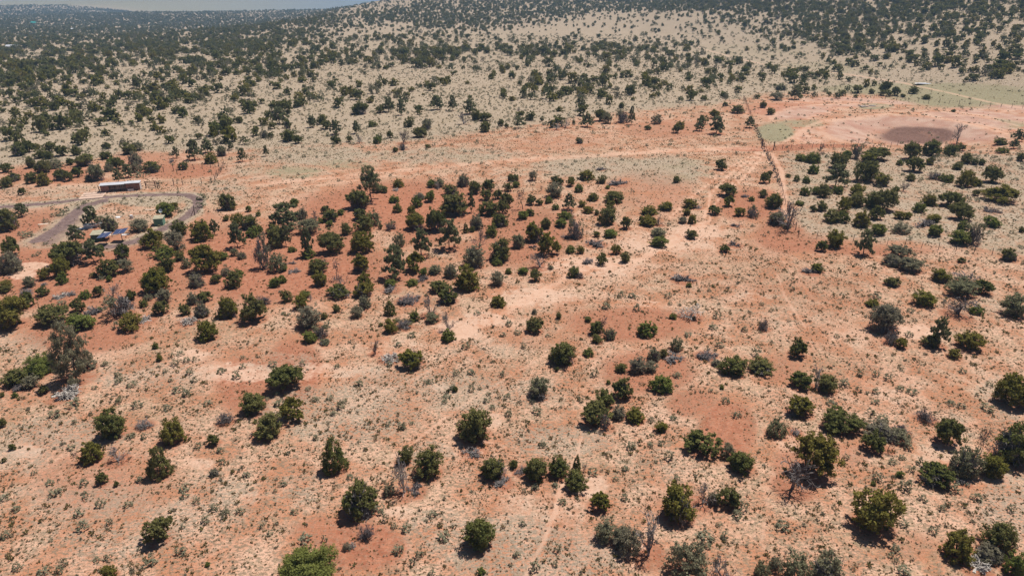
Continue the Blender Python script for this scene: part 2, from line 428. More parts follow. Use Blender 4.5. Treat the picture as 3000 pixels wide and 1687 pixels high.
PLANTS = {
# tile origin : centre-x, base-y, width, height (photo tile units), kind
(0,1265): """120 195 65 90 j;910 335 215 280 J;770 320 90 140 d;1165 320 230 190 d;1585 440 230 290 c;1015 545 120 150 j;1165 560 60 85 j
2150 145 115 140 j;2150 445 100 90 s;40 310 50 60 j;1570 1115 270 270 j;1705 905 60 85 j;1085 1480 150 150 J
830 545 100 80 b;500 525 90 55 b;1405 505 90 70 b;715 175 90 50 b;550 650 130 90 b;160 800 100 70 b;40 690 90 70 b;1010 750 110 90 b;1290 755 90 60 b;865 665 80 70 b;790 850 100 80 b;1095 935 70 70 b;825 990 120 110 b;1815 1235 110 90 b;1500 1340 130 80 b;430 1430 110 80 b;590 1420 100 90 b;640 1340 70 80 b;980 1310 80 60 b;1090 1290 80 70 b;50 1070 90 80 b;2150 790 100 80 b;2275 850 90 100 b;2410 830 90 70 b;1855 590 110 60 b;1990 165 80 70 b;2215 210 80 60 b;1975 720 80 70 b;2060 920 90 80 b;1310 60 90 50 b;1440 70 70 60 b;2090 1350 55 50 g""",
(750,1265): """780 385 250 310 c;1485 360 180 260 j;1725 480 290 350 j;1480 620 260 380 w;1340 640 130 140 s;1590 650 220 100 f;1035 870 350 400 j;1225 815 140 90 b;1110 1075 180 170 d;910 1190 90 90 s;960 1200 100 90 f;1425 1225 120 100 b;515 1560 620 400 g;2250 1195 310 390 j;2265 1435 90 80 g;2180 300 210 180 f;2400 465 240 230 j;2480 570 200 110 f
1510 1000 110 90 b;1890 1090 130 100 b;1770 860 100 80 b;490 1115 130 100 b;265 545 90 60 b;390 825 80 60 b;60 965 70 60 b;140 1040 70 50 b;690 1100 60 70 b;1640 1265 90 90 b;1570 1330 60 70 b;1300 900 60 80 b;1390 970 70 60 b;600 80 70 60 b;1760 1440 80 60 b""",
(1500,1265): """15 400 90 160 j;260 480 260 250 j;470 480 200 250 j;110 470 180 140 f;650 400 90 160 c;650 600 230 210 j;725 400 60 100 w;815 435 120 80 b;885 780 215 205 J;1680 905 350 380 J;1920 235 370 270 j;2170 290 160 220 s;2330 405 260 230 j;930 1175 220 370 s;1090 1200 200 340 s;1180 1250 280 330 s;1390 1270 370 470 d;1930 740 230 240 d;2030 760 130 190 s;2180 770 230 220 j;2330 790 110 100 b;1780 1500 430 420 s;2130 1520 250 300 d;2520 1470 160 190 s
1585 275 90 90 b;1195 170 100 80 b;1390 145 60 50 b;1500 130 60 50 b;1145 390 80 55 b;1135 690 90 80 b;435 560 80 60 b;505 730 90 70 b;240 565 90 40 b;120 610 50 50 b;1660 485 70 50 b;2270 870 120 100 b;1935 1110 170 120 b;2135 1070 90 75 b;230 1390 110 110 b;460 1200 75 85 b;50 1260 80 70 b;440 1350 60 60 b;1970 1170 70 60 b;2075 950 60 45 b;1040 490 70 50 b;100 945 70 60 b""",
(2250,1265): """455 455 430 440 J;280 600 400 390 d;1100 1010 450 450 J;1070 200 230 220 j;1230 190 120 220 d;1320 90 260 120 s;1840 175 280 340 j;1690 540 320 240 j;2000 450 320 330 s;2280 460 240 240 J;2170 270 120 330 d;2470 330 400 420 j;1870 600 150 130 b;1960 550 150 80 f;1330 460 80 70 g;1060 540 60 50 g;2330 1200 310 330 j;1930 1300 300 340 J;2230 1310 250 200 s;2500 1480 230 310 g;2090 1450 300 160 f;80 1400 150 160 s;300 1560 330 360 s;600 1540 340 390 s;170 1330 50 150 d
1105 490 90 90 b;1395 590 120 110 b;1450 410 80 70 b;1540 330 80 75 b;1345 275 80 50 b;1250 325 80 60 b;1415 180 90 80 b;150 990 140 110 b;1370 950 90 80 b;1665 1025 100 85 b;1560 700 90 70 b;2100 690 120 90 b;2450 805 80 80 b;1760 790 80 70 b;1820 750 60 60 b;1375 1430 130 90 b;1290 1315 60 60 b;790 275 60 60 b;240 1210 80 60 b""",
(0,843): """60 50 120 80 j;100 440 310 390 J;260 215 160 180 j;250 80 150 90 d;430 80 120 100 j;580 130 170 80 f;700 110 150 80 f;850 110 130 90 g;780 245 140 150 j;615 175 100 50 b;990 85 110 110 j;1120 120 170 160 d;1200 280 300 240 h;1310 130 110 110 j;530 370 300 200 j;810 430 270 160 g;750 330 150 80 j;900 310 250 90 f;1000 240 60 50 g;1165 410 90 80 b;1300 435 210 180 J;1480 370 180 80 f;1440 195 80 80 g;1485 130 100 70 s;1640 160 160 150 s;1620 265 150 140 j;1860 285 110 130 j;2020 295 150 160 s;1930 180 120 150 s;2060 140 160 110 j;1890 390 200 90 f;2075 525 200 200 J;2280 310 200 230 J;2530 375 270 340 j;690 930 370 560 P;390 860 340 190 g;140 980 240 180 j;300 1010 150 140 s;860 830 200 130 s;430 1070 100 100 j;620 1190 340 220 F;180 1070 160 110 f;145 1105 65 60 g;740 1195 140 80 b;1125 1510 300 320 j;1725 1590 240 300 J;1440 1410 170 110 d;2260 1370 160 150 d;20 1430 90 150 j;15 1110 50 70 j;2560 1270 260 230 j;1560 620 65 80 g;1600 745 65 80 J
1185 960 70 60 b;1320 1000 100 70 b;1790 1050 110 70 b;1875 1090 100 80 b;1870 750 80 60 b;1760 780 80 70 b;1815 680 80 50 b;1720 700 60 50 b;1960 740 60 50 b;1190 1160 70 60 b;1380 1210 110 80 b;1680 1230 80 60 b;2090 1180 80 50 b;2220 860 80 60 b;2380 910 90 80 b;2440 810 70 50 b;1910 870 80 70 b;1950 950 60 60 b;1060 780 90 50 b;1185 900 70 60 b;550 1300 120 80 b;1715 945 60 40 b;2440 715 60 40 b""",
(750,843): """50 170 180 100 d;310 150 120 130 j;450 220 150 160 J;530 410 260 250 s;490 90 120 60 g;545 130 60 80 w;690 315 70 70 j;710 400 80 70 b;525 555 150 120 g;640 500 150 140 h;690 570 110 60 s;830 95 240 130 j;900 80 120 80 d;1070 95 200 160 J;1090 210 130 130 s;1015 300 130 130 s;810 250 80 85 j;1345 270 110 130 c;1360 80 200 110 f;1530 200 270 120 f;1740 300 210 240 d;1590 335 110 110 g;1780 350 150 110 s;1480 410 180 110 h;1355 465 135 160 J;1255 390 50 40 j;1925 440 190 210 d;1935 540 150 130 g;1195 670 120 160 d;1570 810 270 215 J;1340 775 230 110 f;1930 155 200 165 j;2435 190 150 120 J;280 1040 350 270 j;170 790 100 60 b;360 1380 240 310 J;90 1510 300 260 j;230 1190 120 70 b;1930 1070 40 70 j;2000 1050 60 70 j;2200 1535 330 370 j
1030 990 100 70 b;1915 1120 90 60 b;465 780 70 60 b;815 810 70 50 b;525 1030 70 40 b;600 1140 80 50 b;850 1210 90 80 b;1470 1420 90 80 b;1560 500 80 60 b;1425 590 80 50 b;1755 960 80 50 b;2110 610 80 70 b;2225 270 70 40 b;2490 490 70 50 b;2500 310 60 40 b;2545 380 70 60 b;2475 890 70 60 b;2320 1150 80 60 b;2540 1290 80 70 b;2530 1110 80 50 b;2170 870 90 60 b;2010 880 70 60 b;2170 1040 70 80 b;1565 1375 60 40 b;1325 1390 60 40 b;2380 1220 70 50 b""",
(1500,843): """225 455 190 170 j;475 315 70 80 j;225 265 60 60 s;765 345 85 60 j;850 470 150 140 j;940 470 120 210 d;990 520 130 120 s;860 555 110 90 j;1355 490 200 160 g;1790 305 270 140 w;1620 315 80 60 g;1830 330 50 50 s;520 760 260 240 j;770 690 120 90 g;1660 640 140 160 s;1260 860 170 180 s;1400 850 150 130 s;1430 730 140 130 s;1520 710 90 110 j;1100 845 120 100 j;1630 780 250 120 f;1950 760 230 130 f;2060 790 110 80 s;2230 880 260 200 j;2510 870 250 165 j;2540 420 120 130 d;1120 1115 220 220 j;1125 1090 60 190 w;1505 1050 240 190 g;275 1110 230 210 s;930 1215 210 190 j;860 1395 320 260 j;945 1420 150 200 d;1070 1320 150 150 s;1240 1350 195 155 J;1505 1445 130 110 J;2115 1020 50 45 g;450 840 50 50 j;970 970 50 50 g
1100 95 90 60 b;1215 100 90 50 b;1260 235 90 70 b;945 205 120 60 b;1570 100 70 60 b;2460 680 100 90 b;1665 905 100 65 b;830 890 80 80 b;255 1270 110 80 b;1400 1350 70 60 b;2150 1160 90 70 b;2265 1305 90 70 b;1620 1330 70 50 b;120 605 60 60 b;50 470 80 50 b;1770 490 80 50 b;2020 420 100 60 b;2090 600 90 60 b;2070 310 80 70 b;2340 440 70 60 b;2000 1050 50 40 b""",
(2250,843): """305 715 190 230 j;350 1020 250 180 j;600 1050 210 180 j;500 1010 130 240 w;770 990 100 80 b;330 1285 260 215 J;750 1470 380 260 j;90 1500 220 200 s;260 1480 160 110 d;1120 1500 300 180 s;1340 1490 200 130 d;1600 1350 200 140 d;2500 1195 360 320 J;1190 440 310 290 s;1240 560 150 160 d;1340 605 130 110 J;1730 590 180 290 p;1640 590 180 130 j;2040 620 260 190 J;1880 710 140 100 J;1580 185 230 155 J;1050 190 130 80 J;1930 285 340 220 d;2100 265 150 100 g;2500 290 270 250 s
1420 490 90 60 b;1435 245 80 40 b;930 890 70 70 b;1090 890 70 60 b;1210 930 80 80 b;1330 1035 90 60 b;1450 1070 110 70 b;1840 1180 90 60 b;1950 1210 80 60 b;2220 1240 130 80 b;1080 1170 90 60 b;640 1185 90 60 b;915 1050 60 60 b;1085 1065 80 60 b;1035 1270 80 60 b;1150 1330 130 50 b;1960 855 80 50 b;2230 990 80 50 b;1090 100 110 60 b""",
(0,421): """170 125 140 130 j;280 90 120 120 j;390 150 110 100 j;490 90 130 110 j;480 155 100 80 j;620 125 130 110 j;360 55 80 60 J;760 120 100 100 j;830 230 170 110 j;870 180 130 80 g;700 215 100 70 j;310 250 110 130 j;430 290 160 120 j;550 245 170 90 s;60 290 130 90 j;130 380 130 90 j;50 440 130 110 j;310 410 110 130 j;430 430 130 150 J;600 370 130 110 j;690 405 100 160 j;775 335 110 100 j;960 375 170 170 s;890 380 80 70 s;1085 290 90 110 s;1065 55 90 70 j;1060 160 110 80 j;1300 110 140 120 j;1380 70 130 90 s;1120 230 100 90 g;1180 260 130 120 j;1180 390 100 130 p;1280 340 120 130 p;1370 290 110 110 s;1360 210 130 130 s;1520 290 160 110 j;1765 145 70 110 p;1940 160 150 190 p;2080 90 130 130 p;2230 140 100 130 s;2115 200 130 110 J;2320 65 60 90 p;2430 180 90 130 p;1840 265 95 80 j;1720 215 100 60 f;220 515 80 75 j;205 735 140 130 p;60 890 210 250 j;910 840 170 205 p;1085 885 165 170 s;1400 885 185 140 s;1650 740 180 150 g;1750 660 70 70 J;750 1005 160 180 p;2280 690 160 210 j;2265 780 70 60 j;2500 690 60 70 g;1795 920 190 160 j;2020 975 210 200 J;2150 920 100 150 p;1540 1050 230 190 J;1760 1080 200 220 s;2380 840 130 150 J;2500 860 160 140 j;2370 1045 170 240 p;2540 940 150 110 g;920 1200 200 230 p;1010 1085 70 70 g;660 1235 320 250 j;600 1340 190 200 J;440 1375 120 140 J;620 1410 120 120 g;290 1445 120 120 s;100 1150 190 230 j;100 1315 220 260 s;1220 1190 160 190 j;1080 1340 210 180 j;1260 1290 160 140 s;1100 1395 60 80 g;940 1350 80 60 j;1640 1150 220 130 g;1660 1290 170 180 j;1790 1180 110 100 j;1870 1250 110 110 s;2050 1335 270 350 J;2230 1170 120 90 g;2350 1130 90 80 s;2430 1160 100 80 s;1555 1500 280 250 J;1970 1440 160 150 s;2170 1400 110 90 j;2270 1330 110 90 s;2400 1340 110 80 g;2340 1450 170 180 j;50 1480 130 110 J;450 1449 80 60 f
1790 690 80 50 b;270 940 110 60 b;210 920 60 40 b;545 735 70 40 b;590 700 70 50 b;660 680 70 50 b;620 725 70 40 b;460 795 60 40 b;350 1135 60 30 b;385 1115 50 35 b;1020 1370 70 50 b;1410 330 100 40 b;2035 560 120 60 b;2010 640 100 50 b""",
(750,421): """1145 575 240 330 P;1020 655 230 190 j;1220 495 110 90 j;1290 495 80 70 j;1430 440 110 85 J;1390 500 100 60 f;1765 440 90 80 g;1840 440 100 100 s;1830 450 60 80 w;2085 430 140 130 s;1390 595 120 75 g;1420 695 95 100 g;1615 640 115 105 g;1760 590 110 120 g;1640 560 130 70 s;1960 520 140 110 j;1990 720 270 220 j;2165 690 80 200 p;2210 505 130 135 j;2340 485 140 130 j;2530 480 100 90 j;2560 375 70 70 j;1565 740 100 120 J;2310 570 130 110 j;2430 560 110 100 j;2520 640 140 150 j;2340 725 190 150 j;2480 705 130 140 j;2450 835 150 130 j;2220 870 150 170 s;2370 945 130 150 g;2110 895 60 90 c;2170 890 60 60 j;2240 1060 170 220 d;1610 870 210 170 J;1810 885 220 225 j;1940 1060 240 290 p;1440 1040 140 150 s;1660 1130 190 260 p;1390 1350 270 320 p;1590 1340 200 300 J;1690 1335 100 90 g;1750 1150 70 50 b;1050 1285 180 185 J;1090 1500 180 230 J;1350 1440 120 80 g;1570 1430 130 80 g;1680 1400 150 60 f;1050 770 150 120 j;1180 820 160 150 s;910 920 120 130 j;1080 890 190 180 j;1070 1095 240 210 J;1250 880 50 90 j;1350 865 110 90 h;745 1105 270 220 j;360 1090 90 60 g;510 1130 130 270 p;520 1150 150 100 g;520 910 240 160 s;280 870 330 270 p;190 1080 210 300 j;290 1030 120 200 p;380 630 90 80 g;590 750 100 110 d;460 760 110 120 s;700 700 100 80 j;750 780 160 120 j;850 720 80 60 g;650 800 70 60 g;745 830 80 60 g;50 1250 170 330 h;210 1290 190 200 s;270 1285 90 70 g;640 1300 210 160 j;640 1440 150 170 J;800 1360 140 230 d;190 1445 120 100 g;270 1400 80 80 g;380 1340 140 100 f;360 1230 90 50 f;860 1460 170 150 d;2440 1180 220 225 j;2425 1225 110 80 g;2190 1250 220 250 s;2125 1470 250 250 J;1960 1350 140 150 s;1800 1310 140 100 s;1850 1475 220 90 j;2430 1450 150 200 s;2540 1310 70 60 g;20 740 50 70 g;30 900 80 100 g;95 125 60 100 p;1400 85 70 50 j;1470 60 120 70 d;1730 45 60 40 j""",
(1500,421): """205 380 95 115 s;30 380 80 70 j;45 440 80 60 g;445 400 110 80 j;490 415 70 70 j;590 430 100 100 J;430 540 170 160 s;290 500 40 80 d;750 365 160 100 J;895 400 110 85 j;900 300 120 70 f;1070 460 230 100 f;965 455 50 35 g;670 490 100 85 g;815 575 120 85 J;1030 595 200 120 j;575 660 140 155 p;530 755 150 80 g;600 740 80 90 d;705 635 80 65 J;765 700 120 75 J;960 815 180 180 j;990 660 110 90 J;860 720 60 60 j;1155 885 120 175 j;1380 710 165 85 J;1545 670 145 90 J;1790 650 150 100 J;1760 720 80 70 J;1870 680 100 60 f;1370 825 170 100 J;1300 770 50 50 g;1485 825 90 110 d;1720 805 90 70 s;1815 815 90 115 J;1475 930 170 90 s;1480 1040 180 110 g;1805 955 145 95 j;990 945 140 85 g;850 940 70 60 J;370 600 80 70 g;440 665 80 60 g;110 660 140 220 d;190 650 100 170 j;275 620 80 70 j;180 725 90 70 j;105 760 120 90 g;340 855 110 115 j;490 840 130 90 g;230 990 190 210 J;60 1085 140 215 s;380 1125 220 230 J;640 950 160 200 h;580 985 170 80 f;280 1250 220 160 d;220 1090 110 90 f;590 1100 110 80 g;690 1115 80 100 J;840 1060 230 90 f;1050 1110 120 100 J;1150 1220 110 165 j;910 1220 140 120 j;760 1225 160 60 f;110 1315 110 75 g;240 1405 120 165 j;390 1265 60 45 s;620 1345 120 110 j;680 1355 80 80 d;2110 268 120 115 j;1660 395 80 70 j;2170 530 180 130 j;2180 635 120 110 J;2410 580 70 55 g;2340 560 100 50 f;2045 715 130 95 j;2290 730 110 90 J;2420 740 130 110 h;2545 400 110 110 j;2530 540 100 80 j;2140 1090 110 80 j;2240 1065 150 80 f;2250 860 110 60 f;1720 1425 240 100 f;1780 1445 60 50 g""",
(2250,421): """340 175 140 75 g;460 195 160 110 g;540 180 120 190 d;720 245 180 150 j;800 150 100 80 g;700 435 230 220 p;900 150 120 150 h;1055 150 40 180 d;1100 168 250 125 j;1010 190 140 100 J;990 385 245 210 j;1150 428 150 135 J;1450 165 170 180 j;1650 125 200 150 j;1830 135 150 120 j;1480 283 170 145 j;1635 215 90 80 J;1930 75 120 80 j;1330 220 70 60 g;460 305 120 100 g;290 388 65 80 g;390 400 90 75 g;205 342 60 40 j;380 520 110 90 g;490 510 100 80 g;575 553 130 160 j;710 508 110 90 g;900 525 150 115 J;910 633 160 145 j;1060 640 190 170 j;1180 678 230 215 j;770 690 160 160 J;1100 785 140 185 j;460 690 70 80 j;550 685 100 110 j;640 793 190 130 j;760 793 120 120 g;950 835 170 160 J;1110 918 160 120 g;1325 758 110 80 J;1410 758 80 70 J;1440 378 90 75 j;1370 478 110 110 d;1290 480 80 60 g;1530 692 125 105 g;1630 625 140 115 J;1840 635 240 155 j;1940 765 230 175 j;1670 785 140 85 J;1680 930 150 125 g;1970 865 120 90 g;1930 1010 190 145 g;2090 1005 150 225 h;2260 838 170 105 g;2250 735 190 100 f;2370 572 320 135 J;2270 392 180 165 j;1995 435 170 170 J;2100 425 110 80 J;1805 388 140 85 g;1680 355 150 80 d;2010 195 120 105 j;2080 208 70 60 j;2165 213 70 58 j;1900 262 110 80 j;2365 97 125 65 g;2555 185 80 105 j;2480 50 100 85 p;2090 524 80 62 j;60 645 170 150 j;320 622 90 50 g;85 815 170 140 s;230 860 320 310 d;190 850 100 70 s;685 1045 180 185 J;550 1082 120 112 j;985 1115 200 245 p;1330 1140 250 110 s;1250 1230 200 125 s;1440 1265 260 105 s;500 1290 140 90 J;430 1335 190 80 f;1345 900 200 110 s;1560 850 240 60 f;1760 1390 180 130 J;1260 1435 160 95 j;2440 1178 150 130 j;1950 1197 85 55 j;2000 1440 280 200 d;1960 1520 330 160 s;2170 1510 200 150 j;2560 905 60 80 j;15 365 60 130 j""",
(2250,0): """30 1155 80 70 j;1925 1445 140 205 d;2520 1425 120 115 p;2330 1460 130 70 j;280 995 145 130 p;1290 965 90 90 j;1465 945 95 75 j;1590 1000 80 50 j;705 990 80 60 p;90 1000 150 60 s;1865 1130 50 30 j;1360 980 55 35 j;1190 935 120 120 j;1045 945 60 50 j;130 905 130 60 s""",
(1500,0): """680 1445 75 60 j;1655 1340 90 90 j;1690 1300 100 80 J;1890 1315 100 95 p;2065 1345 170 165 p;1920 1250 110 90 j;2040 1195 110 95 J;2395 1285 110 105 p;2270 1140 120 80 j;2530 1090 70 80 j;1460 1248 110 100 s;1370 1307 70 50 j;760 1275 140 125 p;890 1220 130 120 j;965 1245 110 115 s;1115 1232 140 135 h;1205 1250 70 170 p;180 1212 95 95 j;300 1222 45 45 j;540 1285 110 105 d;450 1305 100 85 d;620 1253 40 40 j;690 1105 110 130 p;1105 1090 60 60 j;80 1160 90 80 d""",
(750,0): """1820 1100 140 130 p;1975 1110 100 140 p;2150 1145 150 135 p;2210 1212 100 110 j;2310 1218 130 85 j;2305 1328 120 105 j;2460 1283 70 95 j;2520 1292 50 50 j;1530 1283 100 110 j;1720 1303 110 105 s;800 1350 130 135 p;1005 1342 90 120 p;805 1445 100 85 j;1170 1277 90 62 g;1650 1382 150 105 j;1220 1445 90 80 g;1050 1150 170 120 j;1460 1155 90 145 p;1330 1122 130 135 p;1250 1140 100 85 j;1640 1130 90 70 j;230 1245 180 155 p;310 1293 90 90 j;420 1447 110 85 j;150 1392 60 60 j;85 1390 90 90 s;700 1300 110 90 j;560 1280 100 110 p;660 1250 110 100 j;1480 1440 150 130 d;1040 1440 100 90 d;2090 1250 160 130 d;935 1430 70 65 j;1345 1400 70 90 j""",
}
# woodland cover in tenths of the view, one string per 20 px of photo height, one digit per 100 px of width
COVER = ["001389987765777888999998889999","799998878766877888888888899998","999998878888887872434668889987","989999998875887632433576888875","999998997545665212234658878766","988898998756542113321258876665","867998997655444566552105876465","889888995566776777862061774446","777777774677863654565003457666","988677777755532523556631125445","997534676332223443366455413355","877667565421111573334545410133","766435323344311774563315440001","665347741455431674554323452000","555556543553232443223332331000",
"655645353233211211001100000000","566634254221211210001000000000","666653442110111121000000000000","665642341211111110000000000000","563343541111110000000000000000","543321434111110000000000000000"]
# trees are read first so that bare red soil and needle litter can lie under them
NAME_OF = {}
def parse():
    out = []
    for (tx, ty), txt in PLANTS.items():
        for e in txt.replace("\n", ";").split(";"):
            X, Y, W, H, k = e.split()
            S = 750 / 2575.0
            out.append((tx + float(X) * S, ty + float(Y) * S, float(W) * S, float(H) * S, k))
    return out

def solve(px, pyb, W, H, k):
    """photo box of a plant -> ground position, width and height in metres"""
    cy = pyb - H / 2
    gx, gy, t = ground(px, min(pyb - .15 * H, 1900))
    th = math.atan2(CAM_H, math.hypot(gx, gy))
    w = W * t / FOC; Hm = H * t / FOC
    if k in 'fF':
        h = min(max(.3 * w, .45), 1.3)
        x, y, t = ground(px, cy)
        return x, y, w, h
    h = math.sqrt(max(Hm ** 2 - (w * math.sin(th)) ** 2, (.4 * w) ** 2)) / math.cos(th)
    h = min(max(h, .5 * w), (1.05 if k in 'jJgs' else 3.2) * w)
    if k in 'jJgs': h *= .92
    x, y, t = ground(px, cy, h * .5)
    return x, y, W * t / FOC * (.90 if k in 'jJgsp' else 1), h * (.96 if k in 'jJgs' else 1)
RAW = parse()
SOLVED = [(p, solve(*p)) for p in RAW]
from mathutils.kdtree import KDTree
_tr = [s for p, s in SOLVED if p[4] not in 'b' and s[2] > .9]
KD = KDTree(len(_tr)); RADII = [s[2] * .5 for s in _tr]
for i_, s_ in enumerate(_tr): KD.insert((s_[0], s_[1], 0), i_)
KD.balance()

the_ground = build_ground()

# ------------------------------------------------------------------ plant meshes, all in a unit box (width 1, height 1)
def cards(C, N, L, Wd, r, shell=0.0):
    """diamond leaf sprays: centres C, outward axis N, length L, width Wd; a share of them lies across the axis like a leafy skin"""
    n = len(C)
    N = N / np.maximum(np.linalg.norm(N, axis=1, keepdims=True), 1e-6)
    q = r.normal(size=(n, 3)); S = np.cross(N, q); S /= np.maximum(np.linalg.norm(S, axis=1, keepdims=True), 1e-6)
    T = np.cross(N, S)
    A = np.where((r.uniform(0, 1, n) < shell)[:, None], T + N * r.normal(0, .35, (n, 1)), N)
    A /= np.maximum(np.linalg.norm(A, axis=1, keepdims=True), 1e-6)
    L = L[:, None]; Wd = Wd[:, None]
    V = np.stack([C - A * L * .5, C + S * Wd * .5 + A * L * .05, C + A * L * .5, C - S * Wd * .5 + A * L * .05], 1).reshape(-1, 3)
    F = np.arange(n * 4).reshape(n, 4)
    return V, F

def crown_points(shape, r, ncl):
    """clump centres, outward directions and clump radii"""
    P, D, R = [], [], []
    if shape in ('round', 'low'):
        nl = r.integers(7, 11)
        lob = []
        for _ in range(nl):
            a = r.uniform(0, 2 * math.pi); q = r.uniform(.08, .25); z = r.uniform(.22, .66) * (1 - .5 * max(0, q - .2))
            lob.append((q * math.cos(a), q * math.sin(a), z, r.uniform(.21, .30)))
        lob += [(0, 0, .4, .34), (0, 0, .22, .34)]
        for i in range(ncl):
            l = lob[i % len(lob)]
            d = r.normal(size=3); d[2] = d[2] * .9 + .25; d /= np.linalg.norm(d)
            p = np.array(l[:3]) + d * l[3] * r.uniform(.75, 1.12) * np.array([1, 1, 1.1])
            if p[2] < .06: p[2] = r.uniform(.04, .25)
            P.append(p); D.append(d + np.array([0, 0, .55])); R.append(r.uniform(.05, .095))
    elif shape == 'lumpy':
        lob = []
        for _ in range(int(r.integers(15, 21))):
            a = r.uniform(0, 2 * math.pi); el = math.asin(r.uniform(-.15, .95)); q = r.uniform(.65, 1.05)
            lob.append((.33 * q * math.cos(a) * math.cos(el), .33 * q * math.sin(a) * math.cos(el),   .27 + .43 * q * math.sin(el), r.uniform(.11, .19)))
        lob += [(0, 0, .4, .30), (0, 0, .22, .30)]
        for i in range(ncl):
            l = lob[i % len(lob)]
            d = r.normal(size=3); d[2] = d[2] * .9 + .3; d /= np.linalg.norm(d)
            p = np.array(l[:3]) + d * l[3] * r.uniform(.6, 1.2)
            if p[2] < .05: p[2] = r.uniform(.04, .22)
            P.append(p); D.append(d + np.array([0, 0, .5])); R.append(r.uniform(.035, .07))
    elif shape == 'cone':
        for i in range(ncl):
            z = 1 - math.sqrt(r.uniform(0.0, .93)); z = min(max(z, .06), .97)
            a = r.uniform(0, 2 * math.pi); q = (.44 * (1 - z) ** .8 + .04) * math.sqrt(r.uniform(.35, 1)) * (1 + .16 * math.sin(3 * a + z * 9))
            d = np.array([math.cos(a), math.sin(a), .5])
            P.append(np.array([q * math.cos(a), q * math.sin(a), z])); D.append(d); R.append(.07)
    elif shape in ('pine', 'tallpine', 'lowpine'):
        lo = {'pine': .2, 'tallpine': .36, 'lowpine': .07}[shape]
        nb = int(r.integers(15, 21))
        pads = []
        for i in range(nb):
            z = lo + (1 - lo) * ((i + r.uniform(0, 1)) / nb)
            reach = .46 * (1 - ((z - lo) / (1.02 - lo)) ** 1.9) * r.uniform(.65, 1.05) + .05
            a = i * 2.4 + r.uniform(-.5, .5)
            pads.append((reach * math.cos(a), reach * math.sin(a), z, r.uniform(.10, .16)))
            if reach > .25: pads.append((.5 * reach * math.cos(a + .3), .5 * reach * math.sin(a + .3), z + .03, .11))
        for i in range(ncl):
            l = pads[i % len(pads)]
            d = r.normal(size=3); d /= np.linalg.norm(d)
            p = np.array(l[:3]) + d * l[3] * np.array([1, 1, .55]) * r.uniform(.4, 1)
            P.append(p); D.append(d * .8 + np.array([p[0], p[1], .5])); R.append(.05)
    elif shape == 'shrub':
        ph = r.uniform(0, 6.28, 4); nz = r.integers(3, 6)
        for i in range(ncl):
            a = r.uniform(0, 2 * math.pi); el = math.asin(r.uniform(.02, 1)); q = r.uniform(.25, 1) ** .4
            lump = 1 + .17 * math.sin(nz * a + ph[0] + 2 * el) + .12 * math.sin(7 * a + ph[1]) * math.cos(3 * el + ph[2])
            R0 = .46 * q * lump
            p = np.array([math.cos(a) * math.cos(el) * R0, math.sin(a) * math.cos(el) * R0, .05 + math.sin(el) * q * lump * .85])
            P.append(p); D.append(np.array([math.cos(a) * math.cos(el), math.sin(a) * math.cos(el), math.sin(el) + .75]) + r.normal(size=3) * .3); R.append(r.uniform(.05, .085))
    elif shape == 'patchy':
        nl = r.integers(4, 6)
        lob = [(.34 * math.cos(a), .34 * math.sin(a), r.uniform(.2, .75), r.uniform(.12, .2)) for a in r.uniform(0, 6.28, nl)]
        for i in range(ncl):
            l = lob[i % nl]
            d = r.normal(size=3); d /= np.linalg.norm(d)
            p = np.array(l[:3]) + d * l[3] * r.uniform(.5, 1.1); p[2] = max(p[2], .06)
            P.append(p); D.append(d + np.array([0, 0, .6])); R.append(.06)
    return np.array(P), np.array(D), np.array(R)

def crown_mesh(name, shape, mat, seed, ncl=70, per=38, leaf=.07, slim=.5, droop=0):
    r = np.random.default_rng(seed)
    P, D, R = crown_points(shape, r, ncl)
    n = len(P)
    idx = np.repeat(np.arange(n), per)
    off = r.normal(size=(n * per, 3)); off *= (r.uniform(0, 1, n * per) ** .45 / np.maximum(np.linalg.norm(off, axis=1), 1e-6))[:, None]
    Dn = D / np.maximum(np.linalg.norm(D, axis=1, keepdims=True), 1e-6)
    C = P[idx] + off * (R[idx] * 1.15)[:, None] + Dn[idx] * (r.uniform(-.3, .9, n * per) * R[idx])[:, None]
    N = Dn[idx] * .9 + off * .8 + r.normal(size=C.shape) * .35
    L = leaf * r.uniform(.6, 1.35, len(C)); Wd = L * slim * r.uniform(.7, 1.3, len(C))
    V, F = cards(C, N, L, Wd * 1.15, r, .55)
    ext = np.percentile(np.hypot(C[:, 0], C[:, 1]), 93); V[:, :2] *= .5 / ext
    z1 = np.percentile(V[:, 2], 98); V[:, 2] *= 1 / z1
    V[:, 2] = np.maximum(V[:, 2], .012)
    tc = np.clip(r.beta(1.6, 1.8, n), 0, 1)
    tint = np.clip(np.repeat(tc[idx] + r.normal(0, .12, len(idx)), 4), 0, 1)
    return raw_mesh(name, V, F, mat, tint)

def tubes(segs, sides=4):
    V, F = [], []
    for p0, p1, r0, r1 in segs:
        p0 = np.asarray(p0, float); p1 = np.asarray(p1, float)
        d = p1 - p0; L = np.linalg.norm(d)
        if L < 1e-6: continue
        d /= L
        q = np.array([1, 0, 0]) if abs(d[0]) < .8 else np.array([0, 1, 0])
        u = np.cross(d, q); u /= np.linalg.norm(u); w = np.cross(d, u)
        b = len(V)
        for k in range(sides):
            a = 2 * math.pi * k / sides
            V.append(p0 + (u * math.cos(a) + w * math.sin(a)) * r0)
        for k in range(sides):
            a = 2 * math.pi * k / sides
            V.append(p1 + (u * math.cos(a) + w * math.sin(a)) * r1)
        for k in range(sides):
            k2 = (k + 1) % sides
            F.append((b + k, b + k2, b + sides + k2, b + sides + k))
        if sides == 4: F.append((b + 4, b + 5, b + 6, b + 7))
    return V, F

